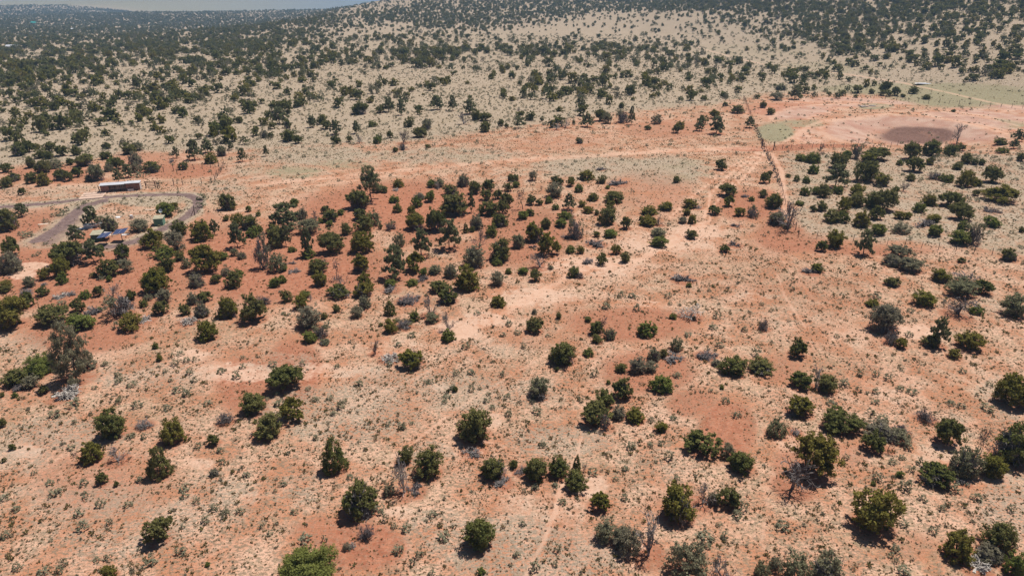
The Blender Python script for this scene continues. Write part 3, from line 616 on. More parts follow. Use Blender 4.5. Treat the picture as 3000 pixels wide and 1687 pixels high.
def branch_segs(r, base, d, length, rad, depth, spread, out, lvl=0, gn=.0, minr=.004):
    p = np.array(base, float); d = np.array(d, float); d /= np.linalg.norm(d)
    steps = 3
    for s in range(steps):
        d2 = d + r.normal(size=3) * .24 + np.array([0, 0, gn]); d2 /= np.linalg.norm(d2)
        q = p + d2 * length / steps
        r0 = rad * (1 - .75 * s / steps); r1 = rad * (1 - .75 * (s + 1) / steps)
        out.append((p.copy(), q.copy(), max(r0, minr), max(r1, minr), lvl))
        if depth > 0 and (s > 0 or lvl > 0):
            for _ in range(int(r.integers(1, 4)) if lvl == 0 else int(r.integers(1, 3)) if lvl < 3 else 1):
                a = r.normal(size=3); a -= a.dot(d2) * d2; a /= np.linalg.norm(a)
                dd = d2 * (1 - spread * .5) + a * spread + np.array([0, 0, .12])
                branch_segs(r, p + (q - p) * r.uniform(.3, 1), dd, length * r.uniform(.5, .75), max(r1 * .72, minr), depth - 1, spread, out, lvl + 1, gn, minr)
        p, d = q, d2

def fit(segs, keep=None):
    P = np.array([s[0] for s in segs] + [s[1] for s in segs])
    ex = np.percentile(np.hypot(P[:, 0], P[:, 1]), 98) * 2; hz = P[:, 2].max()
    sc = np.array([1 / ex, 1 / ex, 1 / max(hz, 1e-3)])
    return [(s[0] * sc, s[1] * sc, s[2], s[3], s[4]) for s in segs]

def trunk_for(shape, seed):
    r = np.random.default_rng(seed + 900)
    segs = []
    if shape in ('pine', 'tallpine', 'lowpine', 'cone'):
        p = np.array([0, 0, -.04]); top = .86
        lean = r.normal(size=2) * .03
        for i in range(6):
            q = np.array([lean[0] * i + r.normal() * .008, lean[1] * i + r.normal() * .008, -.04 + (top + .04) * (i + 1) / 6])
            segs.append((p, q, .035 * (1 - i * .14), .035 * (1 - (i + 1) * .14)))
            if i >= 1:
                for _ in range(3):
                    a = r.uniform(0, 6.28); L = r.uniform(.18, .38) * (1 - i * .11)
                    e = p + np.array([math.cos(a) * L, math.sin(a) * L, r.uniform(.02, .1)])
                    segs.append((p + (q - p) * r.uniform(0, 1), e, .012, .005))
            p = q
    else:
        for _ in range(6):
            a = r.uniform(0, 6.28); L = r.uniform(.12, .3)
            m = np.array([math.cos(a) * L * .5, math.sin(a) * L * .5, .25]); e = np.array([math.cos(a) * L, math.sin(a) * L, r.uniform(.45, .75)])
            segs.append((np.array([math.cos(a) * .02, math.sin(a) * .02, -.04]), m, .032, .022)); segs.append((m, e, .022, .008))
    V, F = tubes(segs)
    return V, F

def raw_mixed(name, V, F, mat):
    me = bpy.data.meshes.new(name); me.from_pydata([tuple(v) for v in V], [], [tuple(f) for f in F]); me.materials.append(mat); me.update(); return me

LIB = {}
def variants(key, shape, mat, n, seed, **kw):
    L = []
    for i in range(n):
        sh = shape[i % len(shape)]
        tV, tF = trunk_for(sh, seed + i)
        L.append({'crown': crown_mesh("crown_" + key, sh, mat, seed + i, **kw), 'trunk': raw_mixed("trunk_" + key, tV, tF, M['bark'])})
    LIB[key] = L
variants('j', ('round', 'lumpy'), M['j'], 8, 100, ncl=150, per=36, leaf=.068)
variants('J', ('round', 'shrub', 'lumpy'), M['J'], 7, 200, ncl=150, per=36, leaf=.068)
variants('g', ('shrub', 'round'), M['g'], 6, 300, ncl=140, per=34, leaf=.08, slim=.45)
variants('s', ('shrub', 'round', 'shrub'), M['s'], 7, 400, ncl=130, per=28, leaf=.07, slim=.42)
variants('p', ('pine',), M['p'], 6, 500, ncl=150, per=34, leaf=.066, slim=.5)
variants('P', ('tallpine',), M['p'], 2, 600, ncl=170, per=34, leaf=.05, slim=.45)
variants('c', ('cone',), M['j'], 3, 700, ncl=130, per=34, leaf=.062)
variants('h', ('patchy',), M['s'], 4, 800, ncl=40, per=26, leaf=.062, slim=.42)

variants('jL', ('lumpy',), M['j'], 4, 150, ncl=240, per=44, leaf=.05)
variants('JL', ('lumpy',), M['J'], 4, 250, ncl=240, per=44, leaf=.05)
variants('gL', ('shrub',), M['g'], 2, 350, ncl=330, per=60, leaf=.040, slim=.42)
variants('sL', ('lumpy', 'shrub', 'lumpy'), M['s'], 3, 450, ncl=210, per=40, leaf=.048, slim=.42)
variants('Q', ('lowpine',), M['s'], 1, 650, ncl=330, per=50, leaf=.034, slim=.45)

def dead_variant(seed, mat, kind, minr=.0085):
    r = np.random.default_rng(seed)
    segs = []
    if kind == 'tree':
        branch_segs(r, (0, 0, -.03), (r.normal() * .12, r.normal() * .12, 1),   .75, .05, 3, .75, segs, minr=minr)
        for _ in range(3): branch_segs(r, (0, 0, .05), (r.normal(), r.normal(), .9), .6, .032, 2, .75, segs, lvl=1, minr=minr)
    elif kind == 'bush':
        for i in range(10):
            a = i * .65 + r.uniform(-.3, .3)
            branch_segs(r, (0, 0, -.02), (math.cos(a), math.sin(a), r.uniform(.5, 1.3)),   .6, .026, 3, .8, segs, lvl=0 if i < 2 else 1, minr=minr)
    elif kind == 'open':
        branch_segs(r, (0, 0, -.03), (r.normal() * .15, r.normal() * .15, 1), .7, .045, 3, .7, segs, minr=minr)
        for i in range(3):
            a = i * 2.1 + r.uniform(0, 1)
            branch_segs(r, (0, 0, .1), (math.cos(a) * .8, math.sin(a) * .8, 1), .65, .03, 2, .7, segs, lvl=1, minr=minr)
    elif kind == 'snag':
        branch_segs(r, (0, 0, -.03), (r.normal() * .05, r.normal() * .05, 1), 1.0, .035, 3, .8, segs, minr=minr)
    else:   # fallen
        a0 = r.uniform(0, 6.28)
        c = np.array([math.cos(a0), math.sin(a0), 0])
        branch_segs(r, -c * .5 + np.array([0, 0, .05]), c + np.array([0, 0, .08]), 1.0, .05, 2, .8, segs, minr=minr)
        for _ in range(6):
            b = r.uniform(-.3, .3, 2); a = r.uniform(0, 6.28)
            branch_segs(r, (b[0], b[1], .04), (math.cos(a), math.sin(a), .25),   .6, .03, 3, .85, segs, lvl=1, minr=minr)
        segs = [(np.array([s[0][0], s[0][1], max(abs(s[0][2]), .01)]), np.array([s[1][0], s[1][1], max(abs(s[1][2]), .01)]), s[2], s[3], s[4]) for s in segs]
    segs = fit(segs)
    tV, tF = tubes([s[:4] for s in segs if s[4] == 0]); bV, bF = tubes([s[:4] for s in segs if s[4] > 0], 3)
    aV, aF = tubes([s[:4] for s in segs], 3)
    return {'all': raw_mixed("bare_branches", aV, aF, mat), 'trunk': raw_mixed("dead_trunk", tV, tF, mat), 'crown': raw_mixed("dead_branches", bV, bF, mat)}
LIB['d'] = [dead_variant(1000 + i, M[('grey_wood', 'dark_wood')[i % 2]], ('tree', 'bush', 'tree')[i % 3]) for i in range(8)]
LIB['w'] = [dead_variant(1100 + i, M['white_wood'], ('tree', 'bush')[i % 2]) for i in range(4)]
LIB['snag'] = [dead_variant(1150 + i, M['dark_wood'], 'snag') for i in range(3)]
LIB['D'] = [dead_variant(1170 + i, M[('grey_wood', 'grey_wood', 'white_wood')[i % 3]], 'open', .007) for i in range(5)]
LIB['f'] = [dead_variant(1200 + i, M[('grey_wood', 'white_wood', 'dark_wood', 'dark_wood')[i % 4]], 'fallen', .012) for i in range(7)]
LIB['hd'] = [dead_variant(1300 + i, M['grey_wood'], 'bush') for i in range(4)]
def sage_mesh(seed):
    return crown_mesh("sagebrush", 'shrub', M['b'], seed, ncl=34, per=9, leaf=.16, slim=.4)
LIB['b'] = [sage_mesh(1400 + i) for i in range(6)]

# ------------------------------------------------------------------ labels that single out each plant
MARKS = [("the long white-roofed shed", 360, 548), ("the pale green shed", 470, 650), ("the solar panels", 335, 690), ("the tall bare-trunked pine", 1082, 545),
 ("the dry stock pond", 2700, 395), ("the fence gate by the pond", 2240, 437), ("the wheel-track tree", 2114, 480), ("the big fence-line bare tree", 2317, 620),
 ("the tall grey-green pine", 200, 1030), ("the fallen white-trunked tree", 180, 1160), ("the huge bright green bush", 900, 1640), ("the white bare tree", 1181, 1390),
 ("the large dark dead tree", 1905, 1550), ("the large grey dead bush", 2331, 1390), ("the fan-shaped white dead bush", 2021, 912), ("the white-snag double bush", 2395, 1105),
 ("the pale-patch pine", 2753, 985), ("the lone fence pine", 2537, 715), ("the bare purple-grey tree", 1257, 905), ("the sandy hollow", 1345, 965),
 ("the huge round juniper", 2570, 1500), ("the corral fence", 560, 515), ("the tall dead snag at the pond", 2811, 400), ("the long white-flecked snag row", 350, 925),
 ("the cinder road bend", 575, 595), ("the three clustered junipers", 745, 1200), ("the cone-shaped juniper pair", 700, 1375), ("the vertical footpath", 1610, 1560), ("the black round juniper", 1757, 1475)]
ORD = ["", "second ", "third ", "fourth ", "fifth ", "sixth ", "seventh ", "eighth ", "ninth ", "tenth ", "eleventh ", "twelfth ", "thirteenth ", "fourteenth ", "fifteenth ", "sixteenth ", "seventeenth ", "eighteenth "]
_seen = {}
def relation(px, py):
    best = min(MARKS, key=lambda m: math.hypot(px - m[1], 1.6 * (py - m[2])))
    dx, dy = px - best[1], 1.6 * (py - best[2])
    if abs(dx) > abs(dy): rel = "right of" if dx > 0 else "left of"
    else: rel = "in front of" if dy > 0 else "behind"
    return best[0], rel, math.hypot(dx, dy)
def make_labels(items):
    """items: (key, px, py, phrase) -> {key: label}; ranks look-alikes by their distance from a landmark"""
    grp = {}
    for key, px, py, phrase in items:
        m, rel, d = relation(px, py)
        grp.setdefault((phrase, m, rel), []).append((d, key))
    out = {}
    for (phrase, m, rel), L in grp.items():
        L.sort()
        for i, (d, key) in enumerate(L):
            o = ORD[min(i, len(ORD) - 1)]
            if len(L) > 1: phrase_ = phrase.replace('low spreading', 'low').replace('small ', '') if len((phrase + o + rel + m).split()) > 12 else phrase
            else: phrase_ = phrase
            out[key] = f"{phrase} {rel} {m}" if len(L) == 1 else f"{phrase_}, {o}closest {rel} {m}"
    return out
COLN = {'j': "dark green", 'J': "olive green", 'g': "bright green", 's': "grey-green", 'p': "open-crowned", 'c': "cone-shaped dark", 'P': "tall"}
def phrase_of(k, w, h, name):
    size = "large " if w > 4.2 else ("small " if w < 1.7 else "")
    ar = h / w
    if k in 'jJgs':
        shp = "upright " if ar > 1.05 else ("low spreading " if ar < .58 else "rounded ")
        return f"{size}{COLN[k]} {shp}{'juniper' if 'tree' in name else 'shrub'}"
    if k in 'pP': return f"{size}{COLN[k]} pinyon pine"
    if k == 'c': return f"{size}cone-shaped dark green young pine"
    if k == 'd': return f"{size}bare grey dead {'tree' if ar > .75 else 'bush'}"
    if k == 'w': return f"{size}bleached white dead tree"
    if k == 'h': return f"{size}half-dead grey juniper"
    if k in 'fF': return f"{size}heap of fallen branches"
    return f"{size}grey sagebrush clump"
SPECIAL = {('P', 750): "tall pinyon pine with a long bare trunk at the thicket's far edge", ('P', 0): "tall ragged grey-green pine above a bright green shrub row",
           ('F', 0): "fallen dead tree with a bleached white trunk lying on red soil"}

def kind_name(k, w, h):
    if k in 'jJ': return "juniper_tree" if w > 2.3 else "juniper_shrub"
    if k in 'gs': return "juniper_tree" if w > 5.5 else "juniper_shrub"
    if k == 'c': return "young_pine"
    if k in 'pP': return "pinyon_pine"
    if k in 'dw': return "dead_tree"
    if k == 'h': return "half_dead_juniper"
    if k in 'fF': return "fallen_branches"
    return "sage_bush"
CATN = {"juniper_tree": "tree", "juniper_shrub": "shrub", "young_pine": "tree", "pinyon_pine": "tree", "dead_tree": "dead tree", "half_dead_juniper": "tree", "fallen_branches": "branches", "sage_bush": "shrub"}
GRPN = {"juniper_tree": "junipers dotted over the red soil", "juniper_shrub": "juniper shrubs dotted over the red soil", "young_pine": "young pines standing alone", "pinyon_pine": "pinyon pines among the junipers",
        "dead_tree": "bare dead trees", "half_dead_juniper": "half dead junipers", "fallen_branches": "fallen dead branches", "sage_bush": "sagebrush clumps on open ground"}

items, plants = [], []
for i, ((px, py, W, H, k), (x, y, w, h)) in enumerate(SOLVED):
    nm = kind_name(k, w, h)
    plants.append((i, nm, k, x, y, w, h, px, py))
    items.append((i, px, py - H * .5, phrase_of(k, w, h, nm)))
LAB = make_labels(items)
HEADS = {"the tall bare-trunked pine", "x"}
OCC = np.array([(p[3], p[4], p[5]) for p in plants])

def copy_part(name, me, parent):
    o = bpy.data.objects.new(name, me); LINK(o); o.parent = parent; return o
count = {}
for i, nm, k, x, y, w, h, px, py in plants:
    r = random.Random(i * 13 + 5)
    z = float(height(x, y))
    n = count[nm] = count.get(nm, 0) + 1
    lab = LAB[i]
    if k in 'PF': lab = SPECIAL[(k, 750 if px > 750 else 0)]
    if k == 'b':
        root = bpy.data.objects.new(nm, r.choice(LIB['b'])); LINK(root)
    else:
        root = bpy.data.objects.new(nm, None); root.empty_display_size = .3; LINK(root)
        key = {'F': 'f', 'h': 'h'}.get(k, k)
        lib = LIB[key]
        if k == 'd' and w > 1.9 and h > .62 * w: lib = LIB['D']
        if k == 'd' and h > 1.6 * w: lib = LIB['snag']
        if k == 'F': lib = [LIB['f'][1]]
        if k in 'jJgs' and w > 3.3: lib = LIB[k + 'L']
        if k == 'P' and px < 750: lib = LIB['Q']
        v = r.choice(lib)
        if nm in ("dead_tree",):
            copy_part("trunk", v['trunk'], root); copy_part("branches", v['crown'], root)
        elif nm == "fallen_branches":
            copy_part("log", v['trunk'], root); copy_part("branches", v['crown'], root)
        elif nm == "half_dead_juniper":
            d = r.choice(LIB['hd'])
            copy_part("foliage", v['crown'], root); copy_part("branches", d['crown'], root); copy_part("trunk", d['trunk'], root)
        elif nm == "juniper_shrub":
            copy_part("stem", v['trunk'], root); copy_part("foliage", v['crown'], root)
        else:
            copy_part("trunk", v['trunk'], root); copy_part("crown", v['crown'], root)
        if (k == 's' and r.random() < .5) or (k in 'jJ' and w > 1.8 and r.random() < .3):
            copy_part("bare_branches", r.choice(LIB['hd'])['all'], root)
    root.location = (x, y, z)
    root.rotation_euler = (0, 0, r.uniform(0, 6.28))
    root.scale = (w * r.uniform(.95, 1.08), w * r.uniform(.95, 1.08), h)
    tag(root, lab, CATN[nm], GRPN[nm])
# ------------------------------------------------------------------ what nobody could count: far woodland, grass tufts, weeds along the fence
def lib_collection(name, meshes):
    col = bpy.data.collections.new(name)
    for i, me in enumerate(meshes):
        col.objects.link(bpy.data.objects.new(f"{name}_{i:02d}", me))
    return col

def scatter(name, pts, scl, rot, idx, col, label):
    me = bpy.data.meshes.new(name)
    me.vertices.add(len(pts)); me.vertices.foreach_set("co", np.asarray(pts, np.float32).ravel())
    for an, ty, arr in (("scl", 'FLOAT_VECTOR', scl), ("rot", 'FLOAT_VECTOR', rot)):
        a = me.attributes.new(an, ty, 'POINT'); a.data.foreach_set("vector", np.asarray(arr, np.float32).ravel())
    a = me.attributes.new("pick", 'INT', 'POINT'); a.data.foreach_set("value", np.asarray(idx, np.int32))
    me.update()
    o = bpy.data.objects.new(name, me); LINK(o)
    ng = bpy.data.node_groups.new(name, 'GeometryNodeTree')
    ng.interface.new_socket("Geometry", in_out='INPUT', socket_type='NodeSocketGeometry')
    ng.interface.new_socket("Geometry", in_out='OUTPUT', socket_type='NodeSocketGeometry')
    gi, go = ng.nodes.new("NodeGroupInput"), ng.nodes.new("NodeGroupOutput")
    ci = ng.nodes.new("GeometryNodeCollectionInfo"); ci.inputs["Collection"].default_value = col
    ci.inputs["Separate Children"].default_value = True; ci.inputs["Reset Children"].default_value = True
    ip = ng.nodes.new("GeometryNodeInstanceOnPoints"); ip.inputs["Pick Instance"].default_value = True
    def attr(n, t):
        q = ng.nodes.new("GeometryNodeInputNamedAttribute"); q.data_type = t; q.inputs["Name"].default_value = n
        return q.outputs["Attribute"]
    L = ng.links.new
    L(gi.outputs[0], ip.inputs["Points"]); L(ci.outputs[0], ip.inputs["Instance"])
    L(attr("pick", 'INT'), ip.inputs["Instance Index"]); L(attr("scl", 'FLOAT_VECTOR'), ip.inputs["Scale"])
    e2r = ng.nodes.new("FunctionNodeEulerToRotation"); L(attr("rot", 'FLOAT_VECTOR'), e2r.inputs[0]); L(e2r.outputs[0], ip.inputs["Rotation"])
    L(ip.outputs[0], go.inputs[0])
    md = o.modifiers.new("scatter", 'NODES'); md.node_group = ng
    tag(o, label, kind="stuff")
    return o

def far_meshes():
    out = []
    for i in range(4): out.append(crown_mesh("far_crown", 'round', M['j'], 2000 + i, ncl=48, per=15, leaf=.13, slim=.6))
    for i in range(3): out.append(crown_mesh("far_crown", 'round', M['J'], 2010 + i, ncl=48, per=15, leaf=.13, slim=.6))
    for i in range(3): out.append(crown_mesh("far_crown", 'pine', M['p'], 2020 + i, ncl=52, per=14, leaf=.12, slim=.55))
    out.append(crown_mesh("far_crown", 'shrub', M['s'], 2030, ncl=40, per=14, leaf=.12)); out.append(crown_mesh("far_crown", 'round', M['s'], 2031, ncl=40, per=14, leaf=.12))
    return out
FARCOL = lib_collection("far_tree_kinds", far_meshes())

def far_woods():
    r = np.random.default_rng(11)
    N = 800000
    a = r.uniform(-math.radians(52), math.radians(52), N)
    rr = np.sqrt(r.uniform(70 ** 2, 2700 ** 2, N))
    x, y = rr * np.sin(a), rr * np.cos(a)
    z = height(x, y)
    px, py, dep = project(x, y, z)
    e = 2.0
    nx = -(height(x + e, y) - height(x - e, y)) / (2 * e); ny = -(height(x, y + e) - height(x, y - e)) / (2 * e)
    vx, vy, vz = -x, -y, CAM_H - z
    inc = np.clip((vx * nx + vy * ny + vz) / (np.sqrt(vx ** 2 + vy ** 2 + vz ** 2) * np.sqrt(1 + nx ** 2 + ny ** 2)), .004, 1)
    grid = np.array([[int(ch) for ch in s] for s in COVER], float) / 10
    gx = np.clip(px / 100 - .5, 0, 29); gy = np.clip(py / 20 - .5, 0, 20)
    i0, j0 = np.floor(gy).astype(int), np.floor(gx).astype(int); i1, j1 = np.minimum(i0 + 1, 20), np.minimum(j0 + 1, 29)
    fy, fx = gy - i0, gx - j0
    cov = (grid[i0, j0] * (1 - fx) + grid[i0, j1] * fx) * (1 - fy) + (grid[i1, j0] * (1 - fx) + grid[i1, j1] * fx) * fy
    left_sky = (py < 30 - px * .06) & (px < 440)
    cov = np.where(left_sky | (py < 0), .75, cov)
    outside = (px < -25) | (px > 3025)
    cov = np.where(py > 425, np.where(outside & (py < 1800), .22, 0), cov)
    wid = np.clip(r.lognormal(math.log(2.65), .3, N), 1.1, 4.6)
    dens = -np.log(1 - np.clip(cov, 0, .95)) * inc / (0.55 * 3.2 * 2.6)
    # clumping
    cl = .55 + .9 * (np.sin(x * .11 + 2 * np.sin(y * .07)) * np.sin(y * .083 + 1.7 * np.sin(x * .05)) * .5 + .5)
    dens = dens * cl * np.where(py < 200, .9 + .6 * sstep(.45, .75, cov), 1.05)
    area = .5 * 2 * math.radians(52) * (2700 ** 2 - 70 ** 2)
    keep = r.uniform(0, 1, N) < np.clip(dens * area / N, 0, 1)
    keep &= (dep > 60)
    sel = np.where(keep)[0]
    ok = []
    for s in sel:
        if rr[s] < 330:
            d = np.hypot(OCC[:, 0] - x[s], OCC[:, 1] - y[s])
            if (d < OCC[:, 2] * .5 + 1.0).any(): continue
        ok.append(s)
    ok = np.array(ok)
    w = wid[ok] * np.where(py[ok] < 130, .88, 1); n = len(ok)
    h = w * r.uniform(.62, 1.1, n)
    scl = np.stack([w * r.uniform(.9, 1.1, n), w * r.uniform(.9, 1.1, n), h], -1)
    rot = np.zeros((n, 3)); rot[:, 2] = r.uniform(0, 6.28, n)
    pts = np.stack([x[ok], y[ok], z[ok] - .05], -1)
    idx = r.choice(12, n, p=[.13, .13, .12, .12, .08, .08, .07, .06, .05, .05, .06, .05])
    print("far trees", n)
    scatter("far_woodland", pts, scl, rot, idx, FARCOL, "far juniper and pinyon woodland thickening towards the hazy horizon")
    return pts[:, :2]
FAR_XY = far_woods()

def tuft_mesh(name, mat, seed, n, spread=.5, tall=1.0):
    r = np.random.default_rng(seed)
    a = r.uniform(0, 6.28, n); q = np.sqrt(r.uniform(0, 1, n)) * spread * .8
    C = np.stack([q * np.cos(a), q * np.sin(a), r.uniform(.15, .6, n) * (1 - q * .7) * tall], -1)
    N = np.stack([np.cos(a) * q * 1.6, np.sin(a) * q * 1.6, np.full(n, .8)], -1) + r.normal(size=(n, 3)) * .3
    V, F = cards(C, N, r.uniform(.45, .75, n), r.uniform(.16, .32, n), r)
    V[:, 2] = np.maximum(V[:, 2], 0)
    return raw_mesh(name, V, F, mat, np.repeat(r.uniform(0, 1, n), 4))
TUFTS = [tuft_mesh("tuft", M['t1'], 1, 22), tuft_mesh("tuft", M['t1'], 2, 18), tuft_mesh("tuft", M['t2'], 3, 16), tuft_mesh("tuft", M['t2'], 4, 14), tuft_mesh("tuft", M['t3'], 5, 20), tuft_mesh("tuft", M['t3'], 6, 16)]
TUFTCOL = lib_collection("tuft_kinds", TUFTS)

def grass():
    r = np.random.default_rng(21)
    allp = []
    for r0, r1, dens, s0, s1 in ((34, 75, 17, .08, .21), (34, 75, 1.3, .25, .50), (75, 125, 7.5, .10, .25), (75, 125, .8, .28, .55), (125, 210, 2.8, .15, .38), (210, 420, .35, .3, .75)):
        half = math.radians(46)
        n = int(half * (r1 ** 2 - r0 ** 2) * dens)
        a = r.uniform(-half, half, n); rr = np.sqrt(r.uniform(r0 ** 2, r1 ** 2, n))
        x, y = rr * np.sin(a), rr * np.cos(a); z = height(x, y)
        zs = zones(x, y, z)
        cl = .5 + .5 * np.sin(x * .9 + 1.5 * np.sin(y * .6)) * np.sin(y * .8 + 1.3 * np.sin(x * .5 + 1))
        p = (1 - .72 * zs['red']) * (1 - .8 * zs['pale']) * (1 - .97 * np.clip(zs['track'] * 1.3, 0, 1)) * (1 - .95 * zs['cinder']) * (1 - .93 * zs['pink']) * (1 - zs['mud']) * (1 - .6 * zs['green']) * (.16 + .84 * cl ** 1.6) * 1.25
        k = r.uniform(0, 1, n) < p
        x, y, z = x[k], y[k], z[k]; m = len(x)
        s = s0 * (s1 / s0) ** (r.uniform(0, 1, m) ** 1.5)
        g = zs['grey'][k]; t = zs['tan'][k]
        u = r.uniform(0, 1, m)
        idx = np.where(u < .50 - .22 * g, r.integers(0, 2, m), np.where(u < .68 + .1 * t, r.integers(2, 4, m), r.integers(4, 6, m)))
        allp.append((x, y, z, s, idx))
    x, y, z, s, idx = (np.concatenate(q) for q in zip(*allp))
    n = len(x); print("tufts", n)
    scl = np.stack([s, s, s * r.uniform(.55, 1.0, n)], -1)
    rot = np.zeros((n, 3)); rot[:, 2] = r.uniform(0, 6.28, n)
    scatter("grass_tufts", np.stack([x, y, z - .01], -1), scl, rot, idx, TUFTCOL, "dry grass tufts and snakeweed speckling the open soil")
grass()

# sagebrush beyond the ones listed one by one
def sage_rest():
    r = np.random.default_rng(31)
    col = lib_collection("sage_kinds", LIB['b'][:4])
    n = 15000; half = math.radians(46)
    a = r.uniform(-half, half, n); rr = np.sqrt(np.where(np.arange(n) < 5200, r.uniform(48 ** 2, 300 ** 2, n), r.uniform(200 ** 2, 620 ** 2, n)))
    x, y = rr * np.sin(a), rr * np.cos(a); z = height(x, y); zs = zones(x, y, z)
    p = np.clip((.25 + .4 * zs['grey'] + .5 * zs['tan']) * (1 - .8 * zs['red']) * (1 - zs['track']) * (1 - zs['pink']) * (1 - zs['cinder']) * (1 - .7 * zs['pale']) * (1 - .7 * zs['green']), 0, 1)
    k = r.uniform(0, 1, n) < p
    x, y, z = x[k], y[k], z[k]; m = len(x)
    s = r.uniform(.35, .8, m) * (1 + .5 * sstep(120, 200, np.hypot(x, y)) + .9 * sstep(250, 450, np.hypot(x, y)))
    scl = np.stack([s, s, s * r.uniform(.5, .75, m)], -1); rot = np.zeros((m, 3)); rot[:, 2] = r.uniform(0, 6.28, m)
    scatter("small_sagebrush_cover", np.stack([x, y, z], -1), scl, rot, r.integers(0, 4, m), col, "small grey-green sagebrush sprinkled between the trees")
sage_rest()

# ------------------------------------------------------------------ fences
def wpts(pix, step):
    P = [np.array(ground(*p)[:2]) for p in pix]
    out = []
    carry = 0.0
    for a, b in zip(P[:-1], P[1:]):
        L = np.linalg.norm(b - a); n = max(1, round(L / step))
        for i in range(n): out.append(a + (b - a) * i / n)
    out.append(P[-1])
    return out
def fence(name, label, pix, step, hgt, rad, wires=3, group=None, mesh=False):
    pts = wpts(pix, step)
    c = pts[0]
    root = bpy.data.objects.new(name, None); LINK(root)
    z0 = float(height(*c)); root.location = (c[0], c[1], z0)
    V, F = tubes([((0, 0, -.3), (0, 0, 1), 1, .85)], 6)
    V = [np.array(v) for v in V]; b = len(V); F.append(tuple(range(6, 12)))
    pm = raw_mixed("fence_post", V, F, M['post'])
    rr = random.Random(name)
    tops = []
    for p in pts:
        o = bpy.data.objects.new("post", pm); LINK(o); o.parent = root
        z = float(height(*p))
        o.location = (p[0] - c[0], p[1] - c[1], z - z0)
        h = hgt * rr.uniform(.85, 1.15)
        o.scale = (rad * rr.uniform(.8, 1.3), rad * rr.uniform(.8, 1.3), h)
        o.rotation_euler = (rr.uniform(-.07, .07), rr.uniform(-.07, .07), rr.uniform(0, 3))
        tops.append((p[0] - c[0], p[1] - c[1], z - z0))
    for w in range(wires):
        zz = hgt * (.3 + .55 * w / max(wires - 1, 1))
        V, F = tubes([((a[0], a[1], a[2] + zz), (d[0], d[1], d[2] + zz), .008, .008) for a, d in zip(tops[:-1], tops[1:])], 3)
        mesh_obj("wire", V, F, M['wire'], root)
    tag(root, label, "fence", "wire fences")
    return root
fence("wire_fence", "thin wire fence crossing red soil in front of the right-hand thicket", [(2340, 695), (2500, 706), (2650, 721), (2800, 736), (2960, 753), (3120, 770)], 2.9, 1.25, .05)
fence("wire_fence", "weed-choked wire fence running down from the pond gate", [(2240, 436), (2262, 480), (2285, 540), (2300, 600), (2338, 690)], 2.9, 1.3, .06)
fence("wire_fence", "wire fence running from the gate up to the far trees", [(2178, 290), (2195, 330), (2218, 385), (2238, 432)], 3.2, 1.4, .07)
fence("wire_fence", "wire fence between the red track and the snag-topped thicket", [(2266, 440), (2317, 437), (2471, 433), (2629, 427), (2720, 424)], 3.2, 1.3, .06)
fence("wire_fence", "far wire fence along the green meadow beyond the pond", [(2560, 289), (2660, 297), (2751, 303), (2964, 316), (3060, 320)], 3.4, 1.5, .08)
fence("corral_fence", "old corral fence of close-set posts looping beside the long shed", [(408, 514), (428, 511), (480, 505), (568, 497), (641, 489), (657, 486), (650, 500), (638, 517), (630, 529), (620, 537), (562, 540), (510, 544), (462, 548)], 2.2, 1.4, .07, 4)

def weeds():
    r = np.random.default_rng(41)
    col = lib_collection("tumbleweed_kinds", [dead_variant(1500 + i, M['grey_wood'], 'bush', .012)['crown'] for i in range(3)])
    pts = wpts([(2238, 436), (2262, 480), (2286, 545)], .65)
    P = np.array(pts) + r.normal(0, .3, (len(pts), 2))
    pts2 = wpts([(2212, 370), (2236, 432)], .8)
    P = np.vstack([P, np.array(pts2) + r.normal(0, .3, (len(pts2), 2))])
    n = len(P); s = r.uniform(.3, .6, n)
    scatter("tumbleweed_drift", np.stack([P[:, 0], P[:, 1], height(P[:, 0], P[:, 1]) - .03], -1), np.stack([s, s, s * .6], -1), np.stack([np.zeros(n), np.zeros(n), r.uniform(0, 6, n)], -1), r.integers(0, 3, n), col, "dead tumbleweed drift banked along the wire fence")
weeds()
# ------------------------------------------------------------------ sheds, solar panels and scrap
M['roof_white'] = simple("galvanised_roof", (.62, .62, .64), (.48, .48, .50), 1.2, .45, .25)
M['shed_red'] = simple("rusted_sheet", (.33, .175, .135), (.22, .12, .10), 2.5)
M['shed_pale'] = simple("bleached_boards", (.50, .38, .32), (.36, .26, .22), 3)
M['tin'] = simple("dull_tin", (.60, .56, .54), (.45, .40, .38), 2, .5, .2)
M['green'] = simple("pale_green_paint", (.20, .33, .23), (.14, .24, .17), 2)
M['dgreen'] = simple("dark_green_paint", (.085, .12, .095), (.06, .085, .07), 2)
M['roof_tan'] = simple("tan_roofing", (.40, .36, .26), (.30, .27, .19), 2)
M['white'] = simple("white_paint", (.78, .78, .78), (.60, .60, .60), 2, .5)
M['concrete'] = simple("pink_concrete", (.58, .42, .33), (.48, .33, .25), 1.5)
M['board'] = simple("pale_board", (.66, .50, .39), (.52, .38, .29), 3)
M['steel'] = simple("dark_steel", (.07, .065, .065), None, 4, .6)
M['teal'] = simple("teal_roof", (.05, .36, .31), (.04, .28, .25), .6, .5)
